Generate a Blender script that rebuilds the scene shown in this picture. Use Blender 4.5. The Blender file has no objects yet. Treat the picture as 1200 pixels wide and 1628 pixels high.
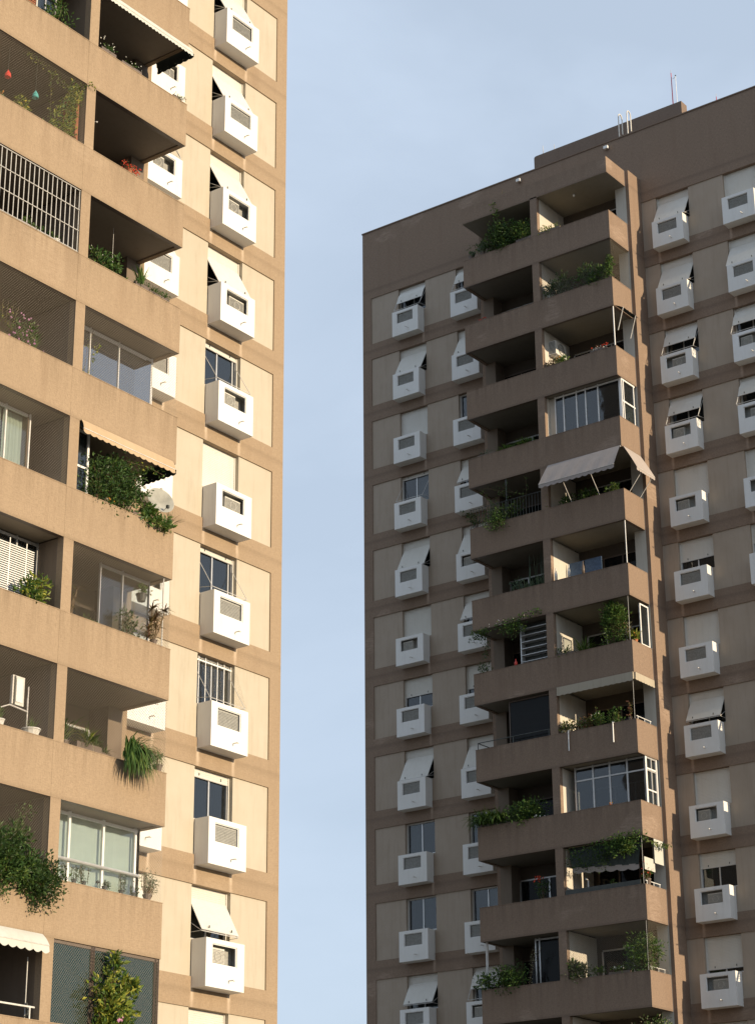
import bpy, math, random
from mathutils import Vector, Matrix, Euler
R = math.radians
SC = bpy.context.scene
COL = SC.collection

# ------------------------------------------------------------------ camera
F_PX, PITCH, ROLL, YAW = 3331.7, 0.38, 0.008, 0.64
cam_d = bpy.data.cameras.new('camera')
cam = bpy.data.objects.new('camera', cam_d); COL.objects.link(cam)
c_, s_ = math.cos(YAW), math.sin(YAW)
fw = Vector((c_, s_, 0)); rt = Vector((s_, -c_, 0)); up = Vector((0, 0, 1))
f2 = math.cos(PITCH)*fw + math.sin(PITCH)*up
u2 = math.cos(PITCH)*up - math.sin(PITCH)*fw
ax = math.cos(ROLL)*rt - math.sin(ROLL)*u2
ay = math.sin(ROLL)*rt + math.cos(ROLL)*u2
az = -f2
M = Matrix.Identity(4)
for i in range(3):
    M[i][0] = ax[i]; M[i][1] = ay[i]; M[i][2] = az[i]
M.translation = Vector((0, 0, 1.6))
cam.matrix_world = M
cam_d.sensor_width = 36; cam_d.sensor_fit = 'AUTO'
cam_d.lens = F_PX/1628*36
cam_d.clip_end = 3000
SC.camera = cam

# ------------------------------------------------------------------ light
SUN_EL = R(11.5)
sd = bpy.data.lights.new('sun', 'SUN'); sun = bpy.data.objects.new('sun', sd); COL.objects.link(sun)
sd.energy = 5.0; sd.angle = R(0.6); sd.color = (1.0, 0.80, 0.55)
to_sun = Vector((0.031, -1.0, math.tan(SUN_EL)))
sun.rotation_euler = to_sun.to_track_quat('Z', 'Y').to_euler()
sun.location = (0, -60, 60)
W = bpy.data.worlds.new('World'); SC.world = W; W.use_nodes = True
nt = W.node_tree; nt.nodes.clear()
out = nt.nodes.new('ShaderNodeOutputWorld'); bg = nt.nodes.new('ShaderNodeBackground')
sky = nt.nodes.new('ShaderNodeTexSky'); sky.sky_type = 'NISHITA'; sky.sun_disc = False
sky.sun_elevation = SUN_EL; sky.sun_rotation = R(180-1.8)
sky.air_density = 1.0; sky.dust_density = 1.4; sky.ozone_density = 1.6
tc = nt.nodes.new('ShaderNodeTexCoord')
mp = nt.nodes.new('ShaderNodeMapping'); mp.inputs['Scale'].default_value = (1.0, 1.0, 2.2)
n1 = nt.nodes.new('ShaderNodeTexNoise'); n1.inputs['Scale'].default_value = 3.4; n1.inputs['Detail'].default_value = 7
n1.inputs['Roughness'].default_value = .5; n1.inputs['Distortion'].default_value = .35
rmp = nt.nodes.new('ShaderNodeValToRGB')
rmp.color_ramp.elements[0].position = .38; rmp.color_ramp.elements[0].color = (.70, .70, .70, 1)
rmp.color_ramp.elements[1].position = .74; rmp.color_ramp.elements[1].color = (.98, .98, .98, 1)
mx = nt.nodes.new('ShaderNodeMix'); mx.data_type = 'RGBA'
mx.inputs['B'].default_value = (5.5, 6.5, 7.9, 1)
nt.links.new(tc.outputs['Generated'], mp.inputs['Vector']); nt.links.new(mp.outputs['Vector'], n1.inputs['Vector'])
nt.links.new(n1.outputs['Fac'], rmp.inputs['Fac']); nt.links.new(rmp.outputs['Color'], mx.inputs['Factor'])
nt.links.new(sky.outputs['Color'], mx.inputs['A']); nt.links.new(mx.outputs['Result'], bg.inputs['Color'])
bg.inputs['Strength'].default_value = 0.10
nt.links.new(bg.outputs['Background'], out.inputs['Surface'])
SC.view_settings.view_transform = 'Standard'; SC.view_settings.look = 'None'
SC.view_settings.gamma = 1; SC.view_settings.exposure = 0.30

# ------------------------------------------------------------------ materials
class NB:
    def __init__(s, name):
        s.m = bpy.data.materials.new(name); s.m.use_nodes = True; s.t = s.m.node_tree; s.t.nodes.clear()
        s.out = s.n('ShaderNodeOutputMaterial')
    def n(s, t, **k):
        x = s.t.nodes.new(t)
        for a, b in k.items():
            if a.startswith('i_'): x.inputs[a[2:].replace('_', ' ')].default_value = b
            else: setattr(x, a, b)
        return x
    def l(s, a, b): s.t.links.new(a, b)
    def math(s, op, a, b=None, clamp=False):
        x = s.n('ShaderNodeMath', operation=op, use_clamp=clamp)
        for i, v in enumerate((a, b)):
            if v is None: continue
            if isinstance(v, (int, float)): x.inputs[i].default_value = v
            else: s.l(v, x.inputs[i])
        return x.outputs[0]
    def noise(s, vec, scale, detail=4, rough=.5, dist=0):
        x = s.n('ShaderNodeTexNoise'); x.inputs['Scale'].default_value = scale; x.inputs['Detail'].default_value = detail
        x.inputs['Roughness'].default_value = rough; x.inputs['Distortion'].default_value = dist
        if vec is not None: s.l(vec, x.inputs['Vector'])
        return x.outputs['Fac']
    def mapping(s, vec, sc, loc=(0, 0, 0)):
        x = s.n('ShaderNodeMapping'); x.inputs['Scale'].default_value = sc; x.inputs['Location'].default_value = loc
        s.l(vec, x.inputs['Vector']); return x.outputs['Vector']
    def maprange(s, v, a, b, c, d):
        x = s.n('ShaderNodeMapRange'); s.l(v, x.inputs['Value'])
        for k, q in zip(('From Min', 'From Max', 'To Min', 'To Max'), (a, b, c, d)): x.inputs[k].default_value = q
        return x.outputs['Result']
    def mix(s, f, a, b, mode='MIX'):
        x = s.n('ShaderNodeMix', data_type='RGBA', blend_type=mode)
        for k, v in (('Factor', f), ('A', a), ('B', b)):
            if isinstance(v, (int, float)): x.inputs[k].default_value = v
            elif isinstance(v, tuple): x.inputs[k].default_value = (*v, 1) if len(v) == 3 else v
            else: s.l(v, x.inputs[k])
        return x.outputs['Result']
    def principled(s, col, rough=.8, spec=.3, bump=None, bstr=.2, bdist=.01, metal=0):
        p = s.n('ShaderNodeBsdfPrincipled'); p.inputs['Roughness'].default_value = rough
        p.inputs['Specular IOR Level'].default_value = spec; p.inputs['Metallic'].default_value = metal
        if isinstance(col, tuple): p.inputs['Base Color'].default_value = (*col, 1)
        else: s.l(col, p.inputs['Base Color'])
        if bump is not None:
            b = s.n('ShaderNodeBump'); b.inputs['Strength'].default_value = bstr; b.inputs['Distance'].default_value = bdist
            s.l(bump, b.inputs['Height']); s.l(b.outputs['Normal'], p.inputs['Normal'])
        s.l(p.outputs[0], s.out.inputs['Surface']); return p

def wall_coords(b):
    tc = b.n('ShaderNodeTexCoord'); sp = b.n('ShaderNodeSeparateXYZ'); b.l(tc.outputs['Object'], sp.inputs[0])
    u = b.math('ADD', sp.outputs['X'], sp.outputs['Y'])
    cb = b.n('ShaderNodeCombineXYZ'); b.l(u, cb.inputs['X']); b.l(sp.outputs['Z'], cb.inputs['Y'])
    return tc.outputs['Object'], cb.outputs[0], sp

def render_mat(name, base, dark, drips=(), ztop=0, seed=0., patches=.3):
    b = NB(name); obj, uv, sp = wall_coords(b)
    fine = b.noise(b.mapping(uv, (42, 9, 1)), 1, 2, .6)
    fine2 = b.noise(b.mapping(uv, (9, 38, 1)), 1, 2, .6)
    grain = b.noise(obj, 48, 2, .7)
    wv = b.math('ADD', b.math('ADD', fine, fine2), grain)            # ~1.5
    big = b.noise(b.mapping(obj, (.5, .5, .5), (seed, 0, 0)), 1, 5, .6)
    streak = b.noise(b.mapping(obj, (2.6, 2.6, .22), (seed, 3, 0)), 1, 5, .65)
    col = b.mix(b.maprange(wv, 1.05, 1.8, 0, 1), dark, base)
    col = b.mix(b.maprange(big, .3, .7, 0, .5), col, tuple(x*.78 for x in base))
    col = b.mix(b.maprange(streak, .5, .8, 0, .55), col, tuple(x*y for x, y in zip(base, (.66, .62, .6))))
    if ztop:
        z2 = b.math('ADD', b.math('SUBTRACT', sp.outputs['Z'], ztop-1.28), 285)
        f2 = b.n('ShaderNodeMath', operation='MODULO'); b.l(z2, f2.inputs[0]); f2.inputs[1].default_value = 2.85
        st2 = b.noise(b.mapping(uv, (5.5, .35, 1), (seed, 0, 0)), 1, 5, .75)
        run = b.math('MULTIPLY', b.maprange(f2.outputs[0], 1.9, 2.85, 0, 1), b.maprange(st2, .42, .72, 0, .6), True)
        run = b.math('MULTIPLY', run, b.math('LESS_THAN', sp.outputs['Y'], -2.27))
        col = b.mix(run, col, tuple(x*y for x, y in zip(dark, (.62, .6, .58))))
        lowr = b.math('MULTIPLY', b.maprange(f2.outputs[0], 1.75, 1.68, 0, 1), b.maprange(f2.outputs[0], 1.5, 1.66, 0, 1), True)
        col = b.mix(b.math('MULTIPLY', lowr, .35), col, tuple(x*.8 for x in dark))
    # pale scrubbed repair patches and bleached drips
    pn = b.noise(b.mapping(obj, (.42, .42, .6), (seed+11, 5, 2)), 1, 3, .45)
    pm = b.math('MULTIPLY', b.maprange(pn, .615, .66, 0, 1), b.maprange(b.noise(b.mapping(uv, (3, 14, 1)), 1, 4, .7), .38, .62, 0, 1), True)
    pm = b.math('MULTIPLY', pm, patches)
    col = b.mix(pm, col, tuple(min(1, x*1.25+.07) for x in base))
    for v in drips:
        a = b.math('ABSOLUTE', b.math('SUBTRACT', sp.outputs['X'], v))
        wob = b.math('MULTIPLY', b.noise(obj, 5, 3), .10)
        mk = b.maprange(b.math('ADD', a, wob), .05, .13, 1, 0)
        zz = b.math('SUBTRACT', sp.outputs['Z'], ztop-2.38)
        fr = b.n('ShaderNodeMath', operation='MODULO'); b.l(b.math('ADD', zz, 285), fr.inputs[0]); fr.inputs[1].default_value = 2.85
        # just above a multiple: directly under a box (z = ztop-2.4 .. -2.85)
        band = b.maprange(fr.outputs[0], 2.35, 2.80, .25, .8)
        band = b.math('MULTIPLY', band, b.math('GREATER_THAN', fr.outputs[0], 2.2))
        front = b.math('MULTIPLY', b.math('GREATER_THAN', sp.outputs['Y'], -.1), b.math('LESS_THAN', sp.outputs['Z'], ztop-.5 if ztop > 40 else 100.0))
        col = b.mix(b.math('MULTIPLY', b.math('MULTIPLY', mk, band), front, True), col, tuple(min(1, x*1.3+.12) for x in base))
    b.principled(col, .93, .12, wv, .5, .006)
    return b.m

def paint_mat(name, base, seed=0., dirt=.25, rough=.75, spec=.25, bump=.15, streaks=1.0):
    b = NB(name); obj, uv, sp = wall_coords(b)
    oi = b.n('ShaderNodeObjectInfo')
    va = b.n('ShaderNodeVectorMath', operation='ADD'); b.l(obj, va.inputs[0])
    cx = b.n('ShaderNodeCombineXYZ'); b.l(b.math('MULTIPLY', oi.outputs['Random'], 37.0), cx.inputs['X']); b.l(b.math('MULTIPLY', oi.outputs['Random'], 91.0), cx.inputs['Z'])
    b.l(cx.outputs[0], va.inputs[1]); ov = va.outputs[0]
    n = b.noise(b.mapping(ov, (1.1, 1.1, 1.1), (seed, 0, 0)), 1, 5, .6)
    st = b.noise(b.mapping(ov, (7, 7, .7), (seed, 0, 0)), 1, 5, .7)
    col = b.mix(b.maprange(n, .35, .75, 0, dirt), base, tuple(x*y for x, y in zip(base, (.72, .68, .6))))
    col = b.mix(b.maprange(st, .5, .85, 0, dirt*1.5*streaks), col, tuple(x*y for x, y in zip(base, (.6, .57, .52))))
    col = b.mix(b.math('MULTIPLY', oi.outputs['Random'], .40), col, tuple(x*y for x, y in zip(base, (.86, .83, .76))))
    b.principled(col, rough, spec, b.noise(obj, 30, 4, .6), bump, .01)
    return b.m

def simple(name, col, rough=.6, spec=.3, var=.15, sc=6, metal=0, bump=0):
    b = NB(name); tcn = b.n('ShaderNodeTexCoord')
    n = b.noise(tcn.outputs['Object'], sc, 4, .6)
    cc = b.mix(b.maprange(n, .3, .7, 0, 1), tuple(x*(1-var) for x in col), tuple(min(1, x*(1+var)) for x in col))
    b.principled(cc, rough, spec, n if bump else None, bump, .01, metal); return b.m

def glass_mat(name, tint=(.75, .8, .8), op=.35, dark=(.02, .025, .03), refl=.03, fm=1.0):
    b = NB(name); tcn = b.n('ShaderNodeTexCoord')
    lw = b.n('ShaderNodeLayerWeight'); lw.inputs['Blend'].default_value = .5
    frp = b.math('POWER', lw.outputs['Facing'], 3.5); fr0 = b.math('ADD', b.math('MULTIPLY', frp, .8), .05)
    gl = b.n('ShaderNodeBsdfGlossy'); gl.inputs['Roughness'].default_value = .03
    bp = b.n('ShaderNodeBump'); bp.inputs['Strength'].default_value = .08; bp.inputs['Distance'].default_value = .05
    b.l(b.noise(tcn.outputs['Object'], 1.3, 2), bp.inputs['Height']); b.l(bp.outputs[0], gl.inputs['Normal'])
    tr = b.n('ShaderNodeBsdfTransparent'); tr.inputs['Color'].default_value = (*tint, 1)
    df = b.n('ShaderNodeBsdfDiffuse'); df.inputs['Color'].default_value = (*dark, 1)
    m1 = b.n('ShaderNodeMixShader'); m1.inputs[0].default_value = op; b.l(tr.outputs[0], m1.inputs[1]); b.l(df.outputs[0], m1.inputs[2])
    m2 = b.n('ShaderNodeMixShader'); b.l(b.math('ADD', b.math('MULTIPLY', fr0, fm), refl, True), m2.inputs[0])
    b.l(m1.outputs[0], m2.inputs[1]); b.l(gl.outputs[0], m2.inputs[2])
    b.l(m2.outputs[0], b.out.inputs['Surface']); return b.m

def leaf_mat(name, c1, c2, c3=None):
    b = NB(name); g = b.n('ShaderNodeNewGeometry'); tcn = b.n('ShaderNodeTexCoord')
    rr = b.n('ShaderNodeValToRGB'); b.l(g.outputs['Random Per Island'], rr.inputs[0])
    e = rr.color_ramp.elements; e[0].color = (*c1, 1); e[1].color = (*(c3 or c2), 1); e[0].position = .1; e[1].position = .97
    x = e.new(.6); x.color = (*c2, 1)
    df = b.n('ShaderNodeBsdfPrincipled'); df.inputs['Roughness'].default_value = .5; df.inputs['Specular IOR Level'].default_value = .3
    b.l(rr.outputs[0], df.inputs['Base Color'])
    tl = b.n('ShaderNodeBsdfTranslucent'); b.l(b.mix(.5, rr.outputs[0], (.16, .2, .02)), tl.inputs['Color'])
    m = b.n('ShaderNodeMixShader'); m.inputs[0].default_value = .3; b.l(df.outputs[0], m.inputs[1]); b.l(tl.outputs[0], m.inputs[2])
    b.l(m.outputs[0], b.out.inputs['Surface']); return b.m

def net_mat(name, col=(.5, .48, .44), sp_=.05, th=.13):
    b = NB(name); tcn = b.n('ShaderNodeTexCoord'); sp = b.n('ShaderNodeSeparateXYZ'); b.l(tcn.outputs['Object'], sp.inputs[0])
    u = b.math('ADD', sp.outputs['X'], sp.outputs['Y'])
    wob = b.math('MULTIPLY', b.noise(tcn.outputs['Object'], 1.2, 2), .12)
    def fam(sg):
        q = b.math('ADD', b.math('ADD', u, wob), b.math('MULTIPLY', sp.outputs['Z'], sg))
        f = b.math('FRACT', b.math('DIVIDE', b.math('ADD', q, 100), sp_))
        return b.math('LESS_THAN', f, th)
    a = b.math('MAXIMUM', fam(.9), fam(-.9))
    df = b.n('ShaderNodeBsdfDiffuse'); df.inputs['Color'].default_value = (*col, 1)
    tr = b.n('ShaderNodeBsdfTransparent'); m = b.n('ShaderNodeMixShader')
    b.l(a, m.inputs[0]); b.l(tr.outputs[0], m.inputs[1]); b.l(df.outputs[0], m.inputs[2]); b.l(m.outputs[0], b.out.inputs['Surface'])
    return b.m

ZL, ZR, H = 37.435, 42.872, 2.85
MAT = {}
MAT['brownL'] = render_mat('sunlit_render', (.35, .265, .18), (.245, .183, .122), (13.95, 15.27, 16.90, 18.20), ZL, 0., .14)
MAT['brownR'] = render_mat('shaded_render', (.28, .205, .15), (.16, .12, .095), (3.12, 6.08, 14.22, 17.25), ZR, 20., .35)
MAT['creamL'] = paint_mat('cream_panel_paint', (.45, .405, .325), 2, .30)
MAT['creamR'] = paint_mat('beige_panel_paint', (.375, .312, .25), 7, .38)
MAT['white'] = paint_mat('white_box_paint', (.73, .735, .725), 4, .28, .55, .35, .05, .8)
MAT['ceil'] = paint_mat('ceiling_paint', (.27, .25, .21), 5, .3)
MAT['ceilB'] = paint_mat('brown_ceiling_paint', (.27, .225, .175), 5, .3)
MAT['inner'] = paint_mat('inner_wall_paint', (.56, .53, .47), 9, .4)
MAT['backdark'] = paint_mat('shaded_back_wall', (.085, .07, .055), 9, .3)  # darkness of the balcony rooms put into the wall colour
MAT['ceild'] = paint_mat('shaded_ceiling_paint', (.19, .175, .15), 15, .4)  # shade of the left bays put into a darker copy of the ceiling colour
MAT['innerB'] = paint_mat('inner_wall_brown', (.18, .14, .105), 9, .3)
MAT['dark'] = simple('dark_room', (.035, .032, .03), .9, .1)  # near-black sheets behind the glass stand for unlit rooms
MAT['shutter'] = paint_mat('shutter_slats', (.63, .62, .58), 3, .2, .45, .35, .0)
MAT['alu'] = simple('aluminium_frame', (.55, .55, .54), .38, .5, .08, 8, .5)
MAT['wframe'] = simple('white_frame', (.75, .75, .73), .4, .4, .06)
MAT['bronze'] = simple('bronze_frame', (.12, .09, .07), .45, .4, .1)
MAT['glass'] = glass_mat('window_glass', (.6, .64, .66), .3)
MAT['clear'] = glass_mat('clear_glass', (.86, .9, .9), .06)
MAT['doorglass'] = glass_mat('door_glass', (.3, .3, .3), .6, (.02, .02, .02), .0, .25)
MAT['skyglass'] = glass_mat('reflective_glass', (.5, .55, .6), .5, (.05, .06, .075), .30)
MAT['green'] = glass_mat('green_glass', (.10, .30, .26), .5, (.008, .045, .04))
MAT['curtain'] = simple('curtain_cloth', (.62, .62, .58), .9, .1, .1, 12)
MAT['bluecurtain'] = simple('blue_curtain_cloth', (.10, .15, .24), .9, .1, .2, 12)
MAT['blinds'] = simple('blind_cloth', (.66, .69, .60), .9, .1, .05, 4)
MAT['grille'] = simple('grey_grille', (.30, .30, .28), .6, .3, .2, 20)
MAT['grilleL'] = simple('pale_unit_face', (.55, .53, .47), .5, .3, .1, 10)
MAT['pipe'] = simple('drain_pipe', (.62, .60, .55), .45, .4)
MAT['awnwhite'] = paint_mat('white_awning_cloth', (.52, .53, .50), 6, .3, .9, .1, .1)
MAT['awntan'] = paint_mat('tan_awning_cloth', (.46, .35, .235), 6, .35, .9, .1, .1)
MAT['awnpink'] = paint_mat('mauve_awning_cloth', (.37, .33, .31), 8, .3, .9, .1, .1)
MAT['awncream'] = paint_mat('cream_awning_cloth', (.40, .36, .29), 6, .3, .9, .1, .1)
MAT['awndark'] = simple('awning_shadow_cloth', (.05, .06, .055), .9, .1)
MAT['net'] = net_mat('safety_net_cord', (.22, .19, .15), .062, .075)
MAT['netw'] = net_mat('pale_net_cord', (.4, .39, .36), .06, .035)
MAT['net2'] = net_mat('window_net_cord', (.3, .27, .2), .05, .04)
MAT['iron'] = simple('painted_iron', (.50, .49, .465), .5, .4)
MAT['darkiron'] = simple('dark_iron', (.05, .055, .05), .5, .4)
MAT['wood'] = simple('red_brown_wood', (.26, .10, .05), .7, .2, .3, 5)
MAT['terra'] = simple('terracotta', (.42, .17, .08), .85, .15, .2, 9)
MAT['paleterra'] = simple('white_pot', (.60, .59, .55), .7, .2, .1, 9)
MAT['soil'] = simple('soil', (.05, .035, .02), .95, .1)
MAT['bark'] = simple('stem_bark', (.14, .10, .06), .9, .1, .3, 20)
MAT['g_dark'] = leaf_mat('dark_green_leaf', (.014, .036, .012), (.03, .068, .018), (.065, .11, .03))
MAT['g_mid'] = leaf_mat('green_leaf', (.03, .08, .018), (.06, .13, .03), (.13, .20, .05))
MAT['g_yel'] = leaf_mat('yellow_green_leaf', (.10, .15, .02), (.22, .27, .04), (.42, .40, .07))
MAT['g_lush'] = leaf_mat('bright_green_leaf', (.04, .09, .018), (.08, .15, .035), (.17, .22, .05))
MAT['g_red'] = leaf_mat('red_brown_leaf', (.10, .045, .03), (.17, .07, .045), (.12, .13, .04))
MAT['g_blue'] = leaf_mat('grey_green_leaf', (.06, .10, .07), (.10, .15, .10), (.16, .2, .14))
MAT['g_dry'] = leaf_mat('dry_leaf', (.13, .13, .07), (.25, .24, .15), (.4, .38, .28))
MAT['f_pink'] = simple('pink_petal', (.62, .30, .50), .6, .2)
MAT['f_white'] = simple('white_petal', (.78, .77, .70), .6, .2)
MAT['f_red'] = simple('red_petal', (.55, .06, .03), .6, .2)
MAT['f_orange'] = simple('orange_petal', (.65, .30, .06), .6, .2)
MAT['f_yellow'] = simple('yellow_petal', (.75, .60, .08), .6, .2)
MAT['redc'] = simple('red_ceramic', (.60, .05, .03), .35, .5)
MAT['teal'] = simple('teal_ceramic', (.08, .38, .36), .35, .5)
MAT['dish'] = simple('dish_metal', (.30, .30, .27), .7, .2, .25, 3)  # grey lowered to hold the partial shade on the dish
MAT['redpole'] = simple('red_pole_paint', (.45, .06, .08), .5, .3)
MAT['tank'] = render_mat('roof_wall_render', (.22, .165, .13), (.14, .108, .085), (), 0, 33., .2)

# ------------------------------------------------------------------ mesh helper
class MB:
    def __init__(s): s.v = []; s.f = []; s.m = []; s.mats = []
    def mi(s, m):
        if m not in s.mats: s.mats.append(m)
        return s.mats.index(m)
    def quad(s, pts, m):
        n = len(s.v); s.v += [tuple(p) for p in pts]; s.f.append(tuple(range(n, n+len(pts)))); s.m.append(s.mi(m))
    def box(s, v0, v1, d0, d1, z0, z1, m, bm=None):
        """tower frame: v along the facade, d outwards, z up"""
        n = len(s.v); k = s.mi(m)
        for z in (z0, z1):
            for v, d in ((v0, d0), (v1, d0), (v1, d1), (v0, d1)): s.v.append((v, -d, z))
        fs = [(3, 2, 1, 0)[::-1], (4, 5, 6, 7)[::-1], (0, 1, 5, 4)[::-1], (1, 2, 6, 5)[::-1], (2, 3, 7, 6)[::-1], (3, 0, 4, 7)[::-1]]
        for i, f in enumerate(fs):
            s.f.append(tuple(n+a for a in f)); s.m.append(s.mi(bm) if (i == 0 and bm) else k)
    def tube(s, pts, r, m, n=6, r2=None):
        pts = [Vector(p) for p in pts]; k = s.mi(m); base = len(s.v); L = len(pts)
        for i, p in enumerate(pts):
            t = (pts[min(i+1, L-1)]-pts[max(i-1, 0)]).normalized()
            a = t.orthogonal().normalized() if i == 0 else (a - t*a.dot(t)).normalized()
            b = t.cross(a); rr = r if r2 is None else r+(r2-r)*i/(L-1)
            for q in range(n):
                w = 2*math.pi*q/n; s.v.append(tuple(p+rr*(math.cos(w)*a+math.sin(w)*b)))
        for i in range(L-1):
            for q in range(n):
                s.f.append((base+i*n+q, base+i*n+(q+1) % n, base+(i+1)*n+(q+1) % n, base+(i+1)*n+q)); s.m.append(k)
        s.f.append(tuple(base+q for q in range(n))[::-1]); s.m.append(k)
        s.f.append(tuple(base+(L-1)*n+q for q in range(n))); s.m.append(k)
    def lathe(s, c, prof, m, n=12):
        base = len(s.v); k = s.mi(m)
        for r, z in prof:
            for q in range(n):
                w = 2*math.pi*q/n; s.v.append((c[0]+r*math.cos(w), c[1]+r*math.sin(w), c[2]+z))
        for i in range(len(prof)-1):
            for q in range(n):
                s.f.append((base+i*n+q, base+i*n+(q+1) % n, base+(i+1)*n+(q+1) % n, base+(i+1)*n+q)); s.m.append(k)
    def leaf(s, p, d, L, w, m, nrm=None, fold=.25):
        """one pointed, slightly folded leaf from p along d"""
        d = d.normalized(); a = nrm if nrm is not None else Vector((random.uniform(-1, 1), random.uniform(-1, 1), random.uniform(-.2, 1)))
        sd_ = d.cross(a)
        if sd_.length < 1e-4: sd_ = d.orthogonal()
        sd_.normalize(); n = sd_.cross(d); k = s.mi(m); b = len(s.v)
        mid = p+d*L*.45; tip = p+d*L-n*L*.12
        s.v += [tuple(p), tuple(mid+sd_*w*.5+n*w*fold), tuple(tip), tuple(mid-sd_*w*.5+n*w*fold)]
        s.f += [(b, b+1, b+2), (b, b+2, b+3)]; s.m += [k, k]
    def blade(s, p, d, L, w, m, droop=.6, seg=4):
        d = d.normalized(); sd_ = d.cross(Vector((0, 0, 1)))
        if sd_.length < 1e-3: sd_ = Vector((1, 0, 0))
        sd_.normalize(); k = s.mi(m); b = len(s.v); q = Vector(p)
        for i in range(seg+1):
            t = i/seg; ww = w*(1-t**2)*.5+.002
            s.v += [tuple(q+sd_*ww), tuple(q-sd_*ww)]
            q = q+d*(L/seg); d = (d+Vector((0, 0, -droop/seg*(1+t)))).normalized()
        for i in range(seg):
            s.f.append((b+2*i, b+2*i+1, b+2*i+3, b+2*i+2)); s.m.append(k)
    def ball(s, c, r, m):
        k = s.mi(m); b = len(s.v)
        for dx in ((1, 0, 0), (-1, 0, 0), (0, 1, 0), (0, -1, 0), (0, 0, 1), (0, 0, -1)):
            s.v.append((c[0]+dx[0]*r, c[1]+dx[1]*r, c[2]+dx[2]*r))
        for f in ((0, 2, 4), (2, 1, 4), (1, 3, 4), (3, 0, 4), (2, 0, 5), (1, 2, 5), (3, 1, 5), (0, 3, 5)):
            s.f.append(tuple(b+i for i in f)); s.m.append(k)
    def build(s, name, parent=None, label=None, smooth=False):
        me = bpy.data.meshes.new(name); me.from_pydata(s.v, [], s.f)
        for m in s.mats: me.materials.append(MAT[m])
        me.polygons.foreach_set('material_index', s.m)
        if smooth: me.polygons.foreach_set('use_smooth', [True]*len(s.f))
        me.update()
        o = bpy.data.objects.new(name, me); COL.objects.link(o)
        if parent is not None: o.parent = parent
        if label: o['label'] = label
        return o

def empty(name, loc, label, cat, group=None, rz=0, parent=None):
    o = bpy.data.objects.new(name, None); COL.objects.link(o); o.location = loc; o.rotation_euler = (0, 0, rz)
    o.empty_display_size = .3
    if label: o['label'] = label
    if cat: o['category'] = cat
    if group: o['group'] = group
    return o
def tag(o, label, cat, group=None):
    o['label'] = label; o['category'] = cat
    if group: o['group'] = group

# ------------------------------------------------------------------ ground
g = MB(); MAT['asphalt'] = simple('asphalt', (.15, .14, .12), .95, .1, .3, .6)
g.quad([(-700, -700, 0), (900, -700, 0), (900, 900, 0), (-700, 900, 0)], 'asphalt')
go = g.build('ground'); go['kind'] = 'structure'

# ------------------------------------------------------------------ towers
class Tower: pass
TL = Tower(); TR = Tower()
TL.root = empty('apartment_tower', (19.78, 32.75, 0), 'sunlit tan and cream apartment tower filling the left side, stepped balconies seen from below', 'apartment building', 'twin apartment towers')
TR.root = empty('apartment_tower', (63.25, 47.78, 0), 'shaded brown apartment tower on the right with sunlit balcony ends and a visible flat roof', 'apartment building', 'twin apartment towers', rz=R(-90))
TL.Z = ZL; TR.Z = ZR; TL.W = 20.0; TR.W = 20.09
TL.roof = ZL+H*2+3.2; TR.roof = 46.08
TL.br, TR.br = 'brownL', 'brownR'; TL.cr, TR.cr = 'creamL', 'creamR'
TL.rows = range(-2, 13); TR.rows = range(0, 15)
TL.wins = [(1.76, 3.16), (4.70, 6.08), (13.92, 15.30), (16.84, 18.24)]
TR.wins = [(1.845, 3.22), (4.76, 6.12), (14.17, 15.58), (17.06, 18.47)]
TL.boxs = [None, None, (13.90, 15.25), (16.87, 18.24)]
TR.boxs = [(1.845, 3.15), (4.78, 6.09), (14.185, 15.51), (17.18, 18.51)]
TL.blk = (6.67, 13.33); TR.blk = (6.71, 13.38)
TL.pil = (9.87, 10.17); TR.pil = (9.90, 10.21)
TL.pl = (6.53, 13.47); TR.pl = (6.57, 13.54)
EDGE = .44; DB = 2.283; PT, PB, OPT = -1.30, -2.48, .37   # parapet top, parapet bottom, opening top

def world(T, v, d, z):
    return T.root.matrix_basis @ Vector((v, -d, z))
def T_rot(T): return 0 if T is TL else R(-90)

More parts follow.
